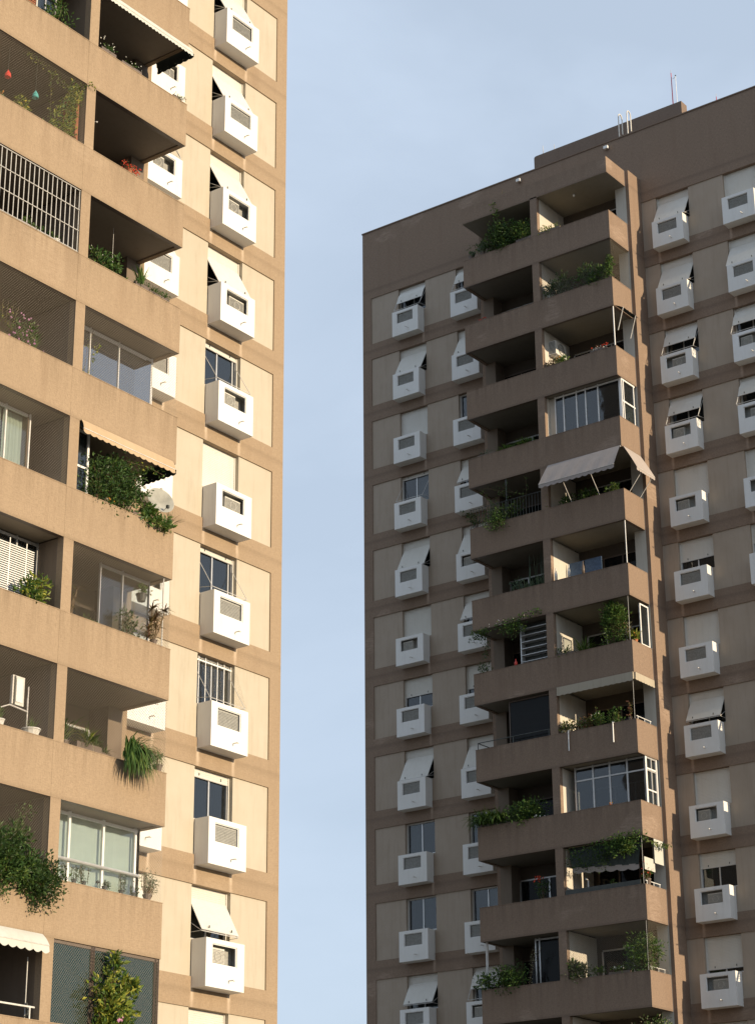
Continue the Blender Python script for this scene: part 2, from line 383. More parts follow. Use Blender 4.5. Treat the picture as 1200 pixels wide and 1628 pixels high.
def build_wall(T):
    w = MB(); br, cr = T.br, T.cr; W_ = T.W; rows = list(T.rows); z_lo = T.Z-(rows[-1]+1)*H
    top = T.roof
    # core volume and roof
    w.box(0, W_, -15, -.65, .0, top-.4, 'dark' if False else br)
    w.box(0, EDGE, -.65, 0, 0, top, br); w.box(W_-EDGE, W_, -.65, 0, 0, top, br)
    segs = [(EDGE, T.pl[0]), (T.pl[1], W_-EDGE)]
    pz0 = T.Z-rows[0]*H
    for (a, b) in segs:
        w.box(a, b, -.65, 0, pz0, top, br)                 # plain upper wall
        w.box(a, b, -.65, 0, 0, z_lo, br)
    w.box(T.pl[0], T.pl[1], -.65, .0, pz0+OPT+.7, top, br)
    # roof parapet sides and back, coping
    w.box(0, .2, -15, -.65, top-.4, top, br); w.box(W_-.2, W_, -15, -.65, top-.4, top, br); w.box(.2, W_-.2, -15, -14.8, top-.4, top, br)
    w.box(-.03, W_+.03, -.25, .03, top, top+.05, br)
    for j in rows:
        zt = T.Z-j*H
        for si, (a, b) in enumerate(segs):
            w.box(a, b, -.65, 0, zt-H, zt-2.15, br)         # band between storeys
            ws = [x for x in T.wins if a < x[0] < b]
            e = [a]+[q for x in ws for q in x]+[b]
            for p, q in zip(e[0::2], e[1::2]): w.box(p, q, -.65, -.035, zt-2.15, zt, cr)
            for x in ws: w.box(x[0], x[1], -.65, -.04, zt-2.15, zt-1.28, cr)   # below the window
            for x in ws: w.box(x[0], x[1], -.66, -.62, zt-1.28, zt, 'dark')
    # balcony block: pilasters, partition, back wall
    zb = 0
    ptop = pz0+1.05
    wd = 'inner' if T is TR else br
    for a, b, ex in ((T.pl[0], T.pl[0]+.14, 0), (T.pl[1]-.14, T.pl[1], 1)):
        w.box(a, b, -.65, .90, 0, ptop, br)
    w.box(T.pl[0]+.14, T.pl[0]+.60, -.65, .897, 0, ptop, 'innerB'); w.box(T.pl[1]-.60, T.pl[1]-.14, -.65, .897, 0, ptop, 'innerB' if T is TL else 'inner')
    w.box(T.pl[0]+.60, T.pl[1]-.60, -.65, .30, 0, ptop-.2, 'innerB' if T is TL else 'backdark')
    lowest = PT+T.Z-(rows[-1])*H
    w.box(T.pil[0], T.pil[1], 2.10, DB, 0, pz0+OPT+.05, br)
    for j in rows:
        zt = T.Z-j*H
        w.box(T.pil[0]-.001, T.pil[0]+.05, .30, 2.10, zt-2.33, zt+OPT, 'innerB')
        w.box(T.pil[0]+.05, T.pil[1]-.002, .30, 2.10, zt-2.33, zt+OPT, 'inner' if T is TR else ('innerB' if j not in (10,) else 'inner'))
    w.build('wall', T.root)

def balcony(T, j, top=False):
    """slab, ceiling below it and the solid parapet standing on it"""
    w = MB(); br = T.br; zt = T.Z-j*H; a, b = T.blk; zb = zt+PB; zp = zt+PT
    ce = 'ceil' if T is TR else 'ceilB'
    th = .13
    for p, q in ((a, T.pil[0]), (T.pil[1], b)):
        w.box(p, q, DB-th, DB, zb, zp, br, 'bronze')
    w.box(T.pil[0], T.pil[1], DB+.0, DB+.004, zb, zp, br)
    w.box(a, a+th, .9, DB-th, zb, zp, br); w.box(b-th, b, .9, DB-th, zb, zp, br)
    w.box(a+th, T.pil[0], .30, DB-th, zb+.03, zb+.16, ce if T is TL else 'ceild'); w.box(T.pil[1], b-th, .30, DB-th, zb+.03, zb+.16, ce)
    # coping a hair wider than the parapet
    w.box(a-.006, b+.006, DB-th-.01, DB+.008, zp, zp+.02, br)
    w.box(a-.006, a+th, .9, DB-th-.01, zp, zp+.02, br); w.box(b-th, b+.006, .9, DB-th-.01, zp, zp+.02, br)
    return w.build('balcony', T.root)

def top_slab(T):
    w = MB(); zt = T.Z-list(T.rows)[0]*H; a, b = T.blk; ce = 'ceil'
    w.box(a, b, -.02, DB, zt+OPT, zt+1.07, T.br, ce)
    w.build('roof_canopy', T.root)

def balcony_door(T, j, bay, kind=0):
    zt = T.Z-j*H; a, b = (T.pl[0]+.62, T.pil[0]-.25) if bay == 0 else (T.pil[1]+.25, T.pl[1]-.62)
    z0, z1 = zt-2.3, zt-.12
    f = MB(); fm = 'alu' if (j+bay) % 2 else 'bronze'; n = 3 if (j*2+bay) % 3 else 2
    for i in range(n+1):
        v = a+(b-a)*i/n; f.box(v-.03, v+.03, .31, .36, z0, z1, fm)
    f.box(a, b, .31, .35, z1, z1+.05, fm)
    o = f.build('balcony_door', T.root)
    p = MB(); p.box(a+.02, b-.02, .315, .325, z0, z1, 'doorglass'); p.build('pane', o)
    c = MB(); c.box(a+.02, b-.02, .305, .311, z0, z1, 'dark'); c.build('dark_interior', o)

random.seed(3)
def shutter_prof(state, f):
    """list of (d, z rel. to the lintel) followed by the slatted blind"""
    d0 = -.17
    if state == 'flat': return [(d0, 0), (d0, -f*1.29)]
    if state == 'tilt': return [(d0, 0), (d0, -.30), (.33, -1.25)]
    if state == 'gap': return [(d0, 0), (d0, -.12), (.02, -.42), (.17, -.80)]
    if state == 'mid': return [(d0, 0), (d0, -.28), (.27, -1.08)]
    return [(d0, 0), (d0, -.13)]
def slatted(m, v0, v1, prof, mat='shutter'):
    pts = []
    for (d, z), (d2, z2) in zip(prof[:-1], prof[1:]):
        L = math.hypot(d2-d, z2-z); n = max(1, round(L/.05))
        tx, tz = (d2-d)/L, (z2-z)/L; nx, nz = -tz, tx
        for i in range(n):
            for t, h in ((0, 0), (.22, .011), (.7, .009), (1, 0)):
                s_ = (i+t)/n; pts.append((d+(d2-d)*s_+nx*h, z+(z2-z)*s_+nz*h))
    k = m.mi(mat); b = len(m.v)
    for (d, z) in pts: m.v += [(v0, -d, z), (v1, -d, z)]
    for i in range(len(pts)-1): m.f.append((b+2*i, b+2*i+1, b+2*i+3, b+2*i+2)); m.m.append(k)
    # underside so the blind has thickness
    b = len(m.v)
    for (d, z) in prof: m.v += [(v0, -(d-.012), z), (v1, -(d-.012), z)]
    for i in range(len(prof)-1): m.f.append((b+2*i+2, b+2*i+3, b+2*i+1, b+2*i)); m.m.append(k)
    (d, z) = prof[-1]; (dp, zp) = prof[-2]
    m.tube([(v0, -d, z), (v1, -d, z)], .014, 'iron', 5)
    for fr in (.2, .8):
        v = v0+(v1-v0)*fr; m.box(v-.012, v+.012, d, d+.02, z+.05, z+.11, 'darkiron')

def window(T, ci, j, state, f=.9, curt=None, net=False, mull=(.5,)):
    zt = T.Z-j*H; a, b = T.wins[ci]; a += .004; b -= .004
    g = MB(); z0, z1 = -1.27, -.005; fr = 'wframe' if curt == 'whiteframe' else 'alu'
    gd = -.24
    g.box(a, a+.05, gd, gd+.06, z0, z1, fr); g.box(b-.05, b, gd, gd+.06, z0, z1, fr)
    g.box(a+.05, b-.05, gd, gd+.06, z1-.05, z1, fr); g.box(a+.05, b-.05, gd, gd+.06, z0, z0+.05, fr)
    for m in mull:
        v = a+(b-a)*m; g.box(v-.022, v+.022, gd, gd+.05, z0+.05, z1-.05, fr)
    # guide rails of the blind, fixed in the reveal
    g.box(a, a+.03, -.17, -.14, z0, z1, 'shutter'); g.box(b-.03, b, -.17, -.14, z0, z1, 'shutter')
    if state == 'bars':
        for q in (.12, .3, .62, .8): v = a+(b-a)*q; g.box(v-.012, v+.012, -.15, -.135, z0, z1, 'wframe')
        g.box(a, b, -.15, -.13, -.14, -.10, 'wframe')
    o = g.build('window', T.root); o.location = (0, 0, zt)
    p = MB(); p.box(a+.05, b-.05, gd+.02, gd+.03, z0+.05, z1-.05, 'glass'); p.build('pane', o)
    if curt and curt != 'whiteframe':
        c = MB(); rng = {'left': (.02, .48), 'right': (.5, .98), 'both': (.02, .98)}[curt[0]]
        n = 16; v0, v1 = a+(b-a)*rng[0], a+(b-a)*rng[1]; k = c.mi(curt[1]); bs = len(c.v)
        for i in range(n+1):
            v = v0+(v1-v0)*i/n; d = gd-.06+.02*math.sin(i*1.9)
            c.v += [(v, -d, z0), (v, -d, z1)]
        for i in range(n): c.f.append((bs+2*i, bs+2*i+2, bs+2*i+3, bs+2*i+1)); c.m.append(k)
        c.build('curtain', o)
    if state != 'bars':
        s = MB(); pr = shutter_prof(state, f); slatted(s, a+.03, b-.03, pr); s.build('roller_shutter', o)
    else: pr = [(-.17, 0), (-.17, -.1)]
    if state in ('tilt', 'gap', 'mid', 'arms', 'bars'):
        r = MB(); ed, ez = (.36, -1.20); hd, hz = (-.15, -.34)
        if state in ('tilt',): ed, ez = .31, -1.25; hd, hz = (-.15, -.95)
        if state == 'mid': ed, ez = .27, -1.12; hd, hz = -.15, -.85; 
        for v in (a+.035, b-.035):
            r.tube([(v, -hd, hz), (v, -ed, ez)], .008, 'iron', 5)
            if state == 'gap': r.tube([(v, -pr[-1][0], pr[-1][1]), (v, -ed, ez)], .009, 'iron', 5)
            r.tube([(v, .15, -1.12), (v, -ed, ez)], .007, 'iron', 5)
        r.tube([(a+.035, -ed, ez), (b-.035, -ed, ez)], .010, 'iron', 5)
        r.build('shutter_arm', o)
    if net:
        q = MB(); e = .40
        q.quad([(a, .0, -.1), (b, .0, -.1), (b, -e, -1.22), (a, -e, -1.22)], 'net2')
        q.quad([(b, .0, -.1), (b, .0, -1.25), (b, -e, -1.22)], 'net2'); q.quad([(a, .0, -.1), (a, .0, -1.25), (a, -e, -1.22)], 'net2')
        q.build('window_net', o)

PBX = .43
def make_box_protos():
    out = []
    for kind in range(4):
        w = 1.34; m = MB(); z0, z1 = -2.41, -1.29; hh = z1-z0; t = .05; F = PBX
        h0, h1 = w*.17, w*.80; zt_, zb_ = z1-hh*.10, z1-hh*.52
        m.box(0, w, -.02, F-t, z0, z0+t, 'white'); m.box(0, w, -.02, F-t, z1-t, z1, 'white')
        m.box(0, t, -.02, F-t, z0+t, z1-t, 'white'); m.box(w-t, w, -.02, F-t, z0+t, z1-t, 'white')
        m.box(0, h0, F-t, F, z0, z1, 'white'); m.box(h1, w, F-t, F, z0, z1, 'white')
        m.box(h0, h1, F-t, F, z0, zb_, 'white'); m.box(h0, h1, F-t, F, zt_, z1, 'white')
        o = m.build('air_conditioner_box', None)
        g = MB()
        g.box(h0-.08, h1+.08, F-.26, F-.25, zb_-.1, zt_+.05, 'grille')
        g.box(h0, h0+.02, F-t, F-.02, zb_, zt_, 'wframe'); g.box(h1-.02, h1, F-t, F-.02, zb_, zt_, 'wframe')
        g.box(h0+.02, h1-.02, F-t, F-.02, zt_-.02, zt_, 'wframe'); g.box(h0+.02, h1-.02, F-t, F-.02, zb_, zb_+.02, 'wframe')
        u0, u1 = [(h0+.03, h1-.03), (h0+.06, h0+.52), (h0+.02, h1-.02), (h0+.22, h1-.05)][kind]
        dd = [.06, .09, .055, .10][kind]; zu = [zt_-.03, zt_-.07, zt_-.025, zt_-.09][kind]
        g.box(u0, u1, F-.25, F-dd-.01, zb_+.0, zu, 'grilleL' if kind in (1, 3) else 'grille')
        n = 11
        for i in range(n):
            zz = zb_+.02+(zu-zb_-.04)*i/n; g.box(u0+.015, u1-.015, F-dd-.01, F-dd+.006, zz, zz+.014, 'grille')
        if kind in (1, 3):
            for q in range(12):
                w0, w1 = 2*math.pi*q/12, 2*math.pi*(q+1)/12; cx, cz, rr = (u0+u1)/2, (zb_+zu)/2, .11
                g.tube([(cx+rr*math.cos(w0), -(F-dd+.008), cz+rr*math.sin(w0)), (cx+rr*math.cos(w1), -(F-dd+.008), cz+rr*math.sin(w1))], .006, 'grilleL', 4)
        g.build('grille', o)
        p = MB(); px, pz = w*.60, z0+hh*.19
        p.tube([(px, -F+.03, pz), (px, -F-.15, pz-.005), (px, -F-.165, pz-.03)], .016, 'pipe', 7); p.build('drain_pipe', o)
        out.append(o)
    return out
protos = make_box_protos(); pused = [False]*4
def place_box(T, ci, j, kind):
    a, b = T.boxs[ci]; src = protos[kind]
    if pused[kind]:
        o = src.copy(); COL.objects.link(o)
        for ch in src.children:
            c = ch.copy(); COL.objects.link(c); c.parent = o
    else: o = src; pused[kind] = True
    o.parent = T.root; o.location = (a, 0, T.Z-j*H); o.scale = ((b-a)/1.34, 1, 1)

for T in (TL, TR):
    build_wall(T)
for j in range(-2, 13): balcony(TL, j)
for j in range(0, 15): balcony(TR, j)
top_slab(TR); top_slab(TL)
for j in range(0, 12):
    for bay in (0, 1): balcony_door(TL, j, bay); balcony_door(TR, j, bay)
balcony_door(TR, 12, 0); balcony_door(TR, 12, 1)

# window states, top to bottom
LA = ['tilt', 'tilt', 'tilt', 'tilt', 'arms', 'flat', 'arms', 'bars', 'open', 'mid', 'flat', 'tilt']
for j in range(-1, 12):
    s = 'tilt' if j < 0 else LA[j]
    window(TL, 3, j, s if s != 'open' else 'flat', .16 if s == 'open' else (1.0 if s == 'flat' else .9), net=(j == 7), mull=(.5,) if j not in (4, 6) else (.45, .9))
    window(TL, 2, j, ['tilt', 'flat', 'gap'][j % 3], .6+.2*(j % 2))
    place_box(TL, 3, j, [3, 0, 2, 1, 3, 1, 3, 0, 0, 2, 1, 0, 2][j+1]); place_box(TL, 2, j, [0, 3, 1, 2][j % 4])
RA = [('gap', .5, ('right', 'bluecurtain')), ('tilt', 1, None), ('flat', 1, None), ('arms', .1, ('right', 'curtain')), ('tilt', 1, None), ('flat', 1, None), ('flat', .55, None),
      ('tilt', 1, None), ('open', .1, ('left', 'curtain')), ('open', .1, ('right', 'bluecurtain')), ('mid', 1, None), ('flat', 1, None)]
RB = [('gap', .5, None), ('tilt', 1, None), ('open', .1, ('left', 'bluecurtain')), ('mid', 1, None), ('tilt', 1, None), ('mid', 1, None), ('flat', .7, None), ('tilt', 1, None),
      ('open', .1, None), ('open', .1, ('right', 'curtain')), ('gap', 1, None), ('flat', 1, None)]
RC = [('tilt', 1, None), ('tilt', 1, None), ('gap', 1, None), ('gap', 1, None), ('flat', 1, None), ('flat', .6, None), ('flat', 1, None), ('mid', 1, None), ('flat', 1, None),
      ('flat', .4, None), ('flat', .84, None), ('flat', 1, None)]
RD = [('flat', 1, None), ('tilt', 1, None), ('gap', 1, None), ('gap', .5, None), ('flat', 1, None), ('flat', .55, None), ('flat', 1, None), ('tilt', 1, None), ('flat', .8, None),
      ('flat', 1, None), ('tilt', 1, None), ('flat', 1, None)]
for ci, lst in enumerate((RA, RB, RC, RD)):
    for j, (s, f, cu) in enumerate(lst):
        window(TR, ci, j, 'flat' if s == 'open' else s, .03 if s == 'open' else f, cu, mull=(.5,))
        place_box(TR, ci, j, (j*3+ci*2+(j*j) % 3) % 4 if ci > 1 else [0, 2, 0, 2, 0, 1][(j+ci) % 6])

# ------------------------------------------------------------------ balcony fittings
def ztop(T, j): return T.Z-j*H+PT+.02
def zceil(T, j): return T.Z-j*H+OPT
def zfloor(T, j): return T.Z-j*H+PB+.16
def bay(T, i): return (T.blk[0], T.pil[0]) if i == 0 else (T.pil[1], T.blk[1])

def net(T, j, i, side=False, mat='net'):
    a, b = bay(T, i); z0, z1 = ztop(T, j), zceil(T, j)-.005; m = MB(); d = DB-.03
    m.quad([(a+.01, -d, z0), (b-.01, -d, z0), (b-.01, -d, z1), (a+.01, -d, z1)], mat)
    if side: m.quad([(b-.03, -d, z0), (b-.03, -.92, z0), (b-.03, -.92, z1), (b-.03, -d, z1)], mat)
    m.build('safety_net', T.root)
for j, i, s in ((3, 0, 0), (5, 0, 0), (5, 1, 0), (6, 0, 0), (7, 1, 1), (8, 0, 0), (8, 1, 1), (9, 0, 0), (9, 1, 1), (10, 1, 0)):
    net(TL, j, i, s, 'netw' if (j, i) in ((9, 1),) else 'net')
net(TR, 1, 1, 1); net(TR, 10, 1, 1)

def iron_grille(T, j, i, n, rows, mat='iron', h=None, name='iron_grille', z1=None, d=DB-.03):
    a, b = bay(T, i); z0 = ztop(T, j); z1 = z1 or (zceil(T, j)-.02); m = MB()
    for k in range(n+1):
        v = a+.03+(b-a-.06)*k/n; m.tube([(v, -d, z0), (v, -d, z1)], .011, mat, 5)
    for r in rows:
        z = z0+(z1-z0)*r; m.tube([(a+.02, -d-.015, z), (b-.02, -d-.015, z)], .011, mat, 5)
    m.build(name, T.root)
iron_grille(TL, 4, 0, 22, (.02, .35, .68, .99))
iron_grille(TR, 4, 0, 24, (.97,), 'darkiron', name='railing', z1=ztop(TR, 4)+.78)
# pole of that balcony
m = MB(); m.tube([(8.35, -DB+.06, ztop(TR, 4)), (8.35, -DB+.06, zceil(TR, 4))], .03, 'darkiron', 8); m.build('balcony_post', TR.root)

def glazing(T, j, v0, v1, d, splits, fm='wframe', gm='glass', trans=None, ft=.04, side=None, curtain=None, cmat='blinds', name='balcony_glazing'):
    """framed glazing at depth d between parapet level and ceiling; side = (v, d0, d1) return"""
    z0, z1 = ztop(T, j)-.9, zceil(T, j)+.02; f = MB(); p = MB()
    for s in splits:
        v = v0+(v1-v0)*s; f.box(v-ft/2, v+ft/2, d-.03, d+.03, z0, z1, fm)
    f.box(v0, v1, d-.028, d+.028, z1-.09, z1-.03, fm)
    if trans is not None:
        z = ztop(T, j)+trans*(z1-ztop(T, j)); f.box(v0, v1, d-.027, d+.034, z-.025, z+.025, fm)
    p.box(v0+.01, v1-.01, d-.006, d+.006, z0, z1-.05, gm)
    if side:
        v, d0, d1, sp = side
        for s in sp:
            q = d0+(d1-d0)*s; f.box(v-.03, v+.03, q-ft/2, q+ft/2, z0, z1, fm)
        f.box(v-.028, v+.028, min(d0, d1), max(d0, d1), z1-.09, z1-.03, fm)
        if trans is not None: f.box(v-.027, v+.027, min(d0, d1), max(d0, d1), z-.025, z+.025, fm)
        p.box(v-.006, v+.006, min(d0, d1), max(d0, d1), z0, z1-.05, gm)
    o = f.build(name, T.root); p.build('pane', o)
    if curtain:
        for (s0, s1) in curtain:
            c = MB(); k = c.mi(cmat); bs = 0; n = 24; a, b = v0+(v1-v0)*s0, v0+(v1-v0)*s1
            for i in range(n+1):
                v = a+(b-a)*i/n; dd = d-.14+.018*math.sin(i*1.7)
                c.v += [(v, -dd, z0), (v, -dd, z1-.06)]
            for i in range(n): c.f.append((2*i, 2*i+2, 2*i+3, 2*i+1)); c.m.append(k)
            c.build('curtain', o)
    return o
# left tower glazing
L1 = (TL.pil[1]+.02, TL.blk[1]-.15); L0 = (TL.blk[0]+.1, TL.pil[0]-.03)
glazing(TL, 5, L1[0], L1[1], 1.55, (0, .3, .62, 1), gm='skyglass', ft=.02, side=(L1[1], 1.55, .95, (0, 1)))
m = MB(); zc = zceil(TL, 5)
m.box(L1[0]+.15, L1[1]-.2, 1.50, 1.56, zc-.10, zc-.06, 'wframe'); m.build('curtain_rail', TL.root)
glazing(TL, 6, L0[0], TL.pil[0]-.55, 1.60, (.35, .72, 1), gm='clear', curtain=((.0, .72), (.74, 1)), ft=.035)
m = MB(); m.box(TL.pil[0]-.62, TL.pil[0]-.60, .3, 1.63, zfloor(TL, 6), zceil(TL, 6), 'innerB'); m.build('reveal', TL.root)
glazing(TL, 7, L0[0], TL.pil[0]-.02, 1.5, (.3, .55, .8, 1), fm='alu', ft=.04)
m = MB()
for k in range(30):
    z = ztop(TL, 7)-.1+k*.05; m.box(L0[0], TL.pil[0]-.22, 1.60, 1.64, z, z+.022, 'wframe')
for v in (.55, .75, .92): vv = L0[0]+(TL.pil[0]-.22-L0[0])*v; m.box(vv-.012, vv+.012, 1.636, 1.642, ztop(TL, 7)-.1, zceil(TL, 7)-.15, 'wframe')
m.build('venetian_blind', TL.root)
glazing(TL, 7, 11.55, L1[1]-.05, 1.75, (.0, .45, 1), fm='alu', gm='clear', ft=.02)
m = MB(); m.tube([(L1[1]-.05, -DB+.08, ztop(TL, 7)), (L1[1]-.05, -DB+.08, zceil(TL, 7))], .018, 'iron', 6); m.build('balcony_post', TL.root)
c = MB(); 
for i in range(8): c.quad([(10.2+.07*i, -1.5-.03*(i % 2), zfloor(TL, 7)), (10.27+.07*i, -1.5-.03*((i+1) % 2), zfloor(TL, 7)), (10.27+.07*i, -1.5-.03*((i+1) % 2), zceil(TL, 7)-.1), (10.2+.07*i, -1.5-.03*(i % 2), zceil(TL, 7)-.1)], 'curtain')
c.build('door_curtain', TL.root)
glazing(TL, 9, L1[0], L1[1]+.02, 1.62, (.02, .30, .64, .97, 1), fm='wframe', gm='clear', trans=.38, ft=.06, side=(L1[1]+.02, 1.62, .95, (.0, 1)), curtain=((0, 1),))
m = MB(); zz = ztop(TL, 9)+.38*(zceil(TL, 9)-ztop(TL, 9)); m.tube([(L1[0], -1.70, zz), (L1[1], -1.70, zz)], .035, 'alu', 8); m.build('curtain_rail', TL.root)
glazing(TL, 10, L1[0]-.02, TL.blk[1]-.03, DB-.06, (0, .36, .38, .97, 1), fm='bronze', gm='green', ft=.05, side=(TL.blk[1]-.03, DB-.06, .95, (.0, 1)))
m = MB()
for k in range(8):
    v = 12.0+k*.17; m.tube([(v, -1.35, zfloor(TL, 10)), (v, -1.35, zceil(TL, 10)-.35)], .018, 'darkiron', 6)
m.tube([(11.9, -1.35, zceil(TL, 10)-.35), (13.25, -1.35, zceil(TL, 10)-.35)], .02, 'darkiron', 6)
m.build('inner_grille', TL.root)
# window inside the tan awning balcony and slatted screen in row 2
glazing(TL, 6, L1[0], L1[0]+.62, 1.95, (0.02, .96), fm='wframe', gm='glass', trans=.45, ft=.06, curtain=((0, 1),), cmat='curtain')
m = MB()
for k in range(26):
    z = ztop(TL, 2)-.05+k*.06; m.box(8.0, 8.62, 1.7, 1.72, z, z+.035, 'wood')
m.box(8.62, 8.66, 1.69, 1.74, ztop(TL, 2)-.1, zceil(TL, 2), 'awnwhite'); m.build('wooden_blind', TL.root)
glazing(TL, 2, 8.68, 9.35, 1.6, (0, .5, 1), fm='alu', gm='glass', ft=.03, curtain=((0, .5),), cmat='curtain')
# red timber post and panel, creeper balcony
m = MB(); m.box(TL.pil[0]-.16, TL.pil[0]-.06, 1.69, 2.12, ztop(TL, 3)-.2, zceil(TL, 3)-.3, 'wood')
m.box(TL.pil[0]-.9, TL.pil[0]-.17, 2.0, 2.04, ztop(TL, 3)-.5, ztop(TL, 3)+.22, 'wood'); m.build('timber_screen', TL.root)
# bottom left balcony: rail and white frame
m = MB(); z = ztop(TL, 10); 
m.tube([(6.8, -DB+.05, z+.24), (TL.pil[0]-.1, -DB+.05, z+.24)], .02, 'paleterra', 6)
for v in (7.6, 8.7, 9.65): m.tube([(v, -DB+.05, z), (v, -DB+.05, z+.24)], .018, 'paleterra', 6)
m.build('hand_rail', TL.root)
m = MB(); m.tube([(TL.pil[0]-.12, -2.0, zfloor(TL, 10)), (TL.pil[0]-.12, -2.0, zceil(TL, 10)-.4)], .012, 'iron', 6)
m.tube([(TL.pil[0]-.12, -2.03, z+.35), (TL.pil[0]-.13, -2.1, z+.15), (TL.pil[0]-.25, -2.15, z+.05)], .02, 'darkiron', 6); m.build('awning_crank', TL.root)

# right tower glazing
R1 = (TR.pil[1]+.02, TR.blk[1]-.04)
glazing(TR, 3, R1[0]+.25, R1[1]-.05, 1.95, (0, .13, .33, .47, .66, .985, 1), fm='wframe', gm='glass', ft=.045, side=(R1[1]-.02, 1.95, 1.0, (0, .12, .9)), curtain=((0, .12),), cmat='curtain')
m = MB(); z = ztop(TR, 3)+.75; m.box(R1[1]-.05, R1[1], 1.0, 1.95, z-.03, z+.03, 'wframe'); m.box(R1[1]-.08, R1[1]-.07, 1.05, 1.9, z-1.2, z-.05, 'blinds')
for k in range(14): m.box(R1[1]-.075, R1[1]-.055, 1.05, 1.9, z+.08+k*.05, z+.10+k*.05, 'wframe')
m.build('window_blind', TR.root)
m = MB(); m.box(R1[0]-.018, R1[0]+.25, 1.9, 1.93, zfloor(TR, 3), zceil(TR, 3), 'inner'); m.build('reveal', TR.root)
glazing(TR, 8, R1[0]+.30, R1[1]-.03, 1.75, (0, .26, .50, .75, 1), fm='alu', gm='glass', trans=.70, ft=.06, side=(R1[1]-.02, 1.75, 1.0, (0, .5, .9)))
m = MB()
for q, t in ((1.80, .10), (1.05, .05)): m.box(R1[1]-.01, R1[1]+.02, q-t, q, ztop(TR, 8), zceil(TR, 8)-.02, 'wframe')
for zz in (.45, 1.2): m.box(R1[1]-.012, R1[1]+.015, 1.1, 1.75, ztop(TR, 8)+zz, ztop(TR, 8)+zz+.05, 'wframe')
m.box(R1[1]-.06, R1[1]-.05, 1.05, 1.75, ztop(TR, 8), zceil(TR, 8)-.1, 'curtain'); m.build('side_window', TR.root)
# side window row 6
m = MB(); v = R1[1]
for q in (1.0, 1.55): m.box(v-.02, v+.02, q-.03, q+.03, ztop(TR, 6), zceil(TR, 6)-.12, 'wframe')
for zz in (ztop(TR, 6), zceil(TR, 6)-.16): m.box(v-.018, v+.018, .97, 1.58, zz, zz+.05, 'wframe')
o = m.build('side_window', TR.root); m = MB(); m.box(v-.004, v+.004, 1.03, 1.52, ztop(TR, 6), zceil(TR, 6)-.15, 'clear'); m.build('pane', o)
glazing(TR, 7, 8.05, TR.pil[0]-.02, 2.0, (0, 1), fm='bronze', gm='doorglass', ft=.03)
m = MB(); z = ztop(TR, 7)
m.tube([(6.78, -.95, z+.25), (6.78, -DB+.06, z+.25), (9.85, -DB+.06, z+.25)], .018, 'darkiron', 6)
for v in (6.78, 8.3, 9.8): m.tube([(v, -DB+.06, z), (v, -DB+.06, z+.25)], .016, 'darkiron', 6)
m.build('hand_rail', TR.root)
for j, vv in ((7, 0), (9, 0), (10, 0)):
    m = MB(); z = ztop(TR, j); v = TR.blk[1]-.07
    m.tube([(v, -2.15, z+.14), (v, -1.15, z+.14)], .014, 'wframe', 6)
    for d in (2.05, 1.6, 1.2): m.tube([(v, -d, z), (v, -d, z+.14)], .012, 'wframe', 6)
    m.build('hand_rail', TR.root)
# shelves row 6 left bay, door frame row 10
m = MB(); z0 = ztop(TR, 6)-.6; z1 = zceil(TR, 6)-.02
for v in (8.62, 9.84): m.box(v-.02, v+.02, 1.75, 2.0, z0, z1, 'alu')
for k in range(7): zz = z0+.5+k*.25; m.box(8.62, 9.84, 1.75, 2.0, zz, zz+.02, 'alu')
m.box(8.64, 9.82, 1.74, 1.75, z0, z1, 'darkiron'); m.build('shelf_unit', TR.root)
glazing(TR, 10, 8.55, TR.pil[0]-.02, 1.6, (0, .12, 1), fm='alu', gm='doorglass', ft=.05)
m = MB(); m.tube([(6.85, -2.1, zfloor(TR, 10)), (6.85, -2.1, zceil(TR, 10))], .05, 'iron', 8); m.build('balcony_post', TR.root)
for j in (2, 5):
    m = MB(); m.tube([(TR.blk[1]-.06, -DB+.06, ztop(TR, j)), (TR.blk[1]-.06, -DB+.06, zceil(TR, j))], .022 if j == 2 else .016, 'wframe', 8); m.build('balcony_post', TR.root)
for j, v in ((6, 13.28), (10, 13.3), (9, 13.3), (7, 13.3)):
    m = MB(); m.tube([(v, -DB+.04, ztop(TR, j)), (v, -DB+.04, zceil(TR, j))], .007, 'iron', 5); m.build('corner_cable', TR.root)
# dark screens on the rail, row 5
m = MB()
for v0, v1 in ((10.3, 10.95), (11.0, 11.7)): m.box(v0, v1, 1.2, 1.22, ztop(TR, 5)-.6, ztop(TR, 5)+.95, 'bluecurtain')
m.build('cloth_screen', TR.root)

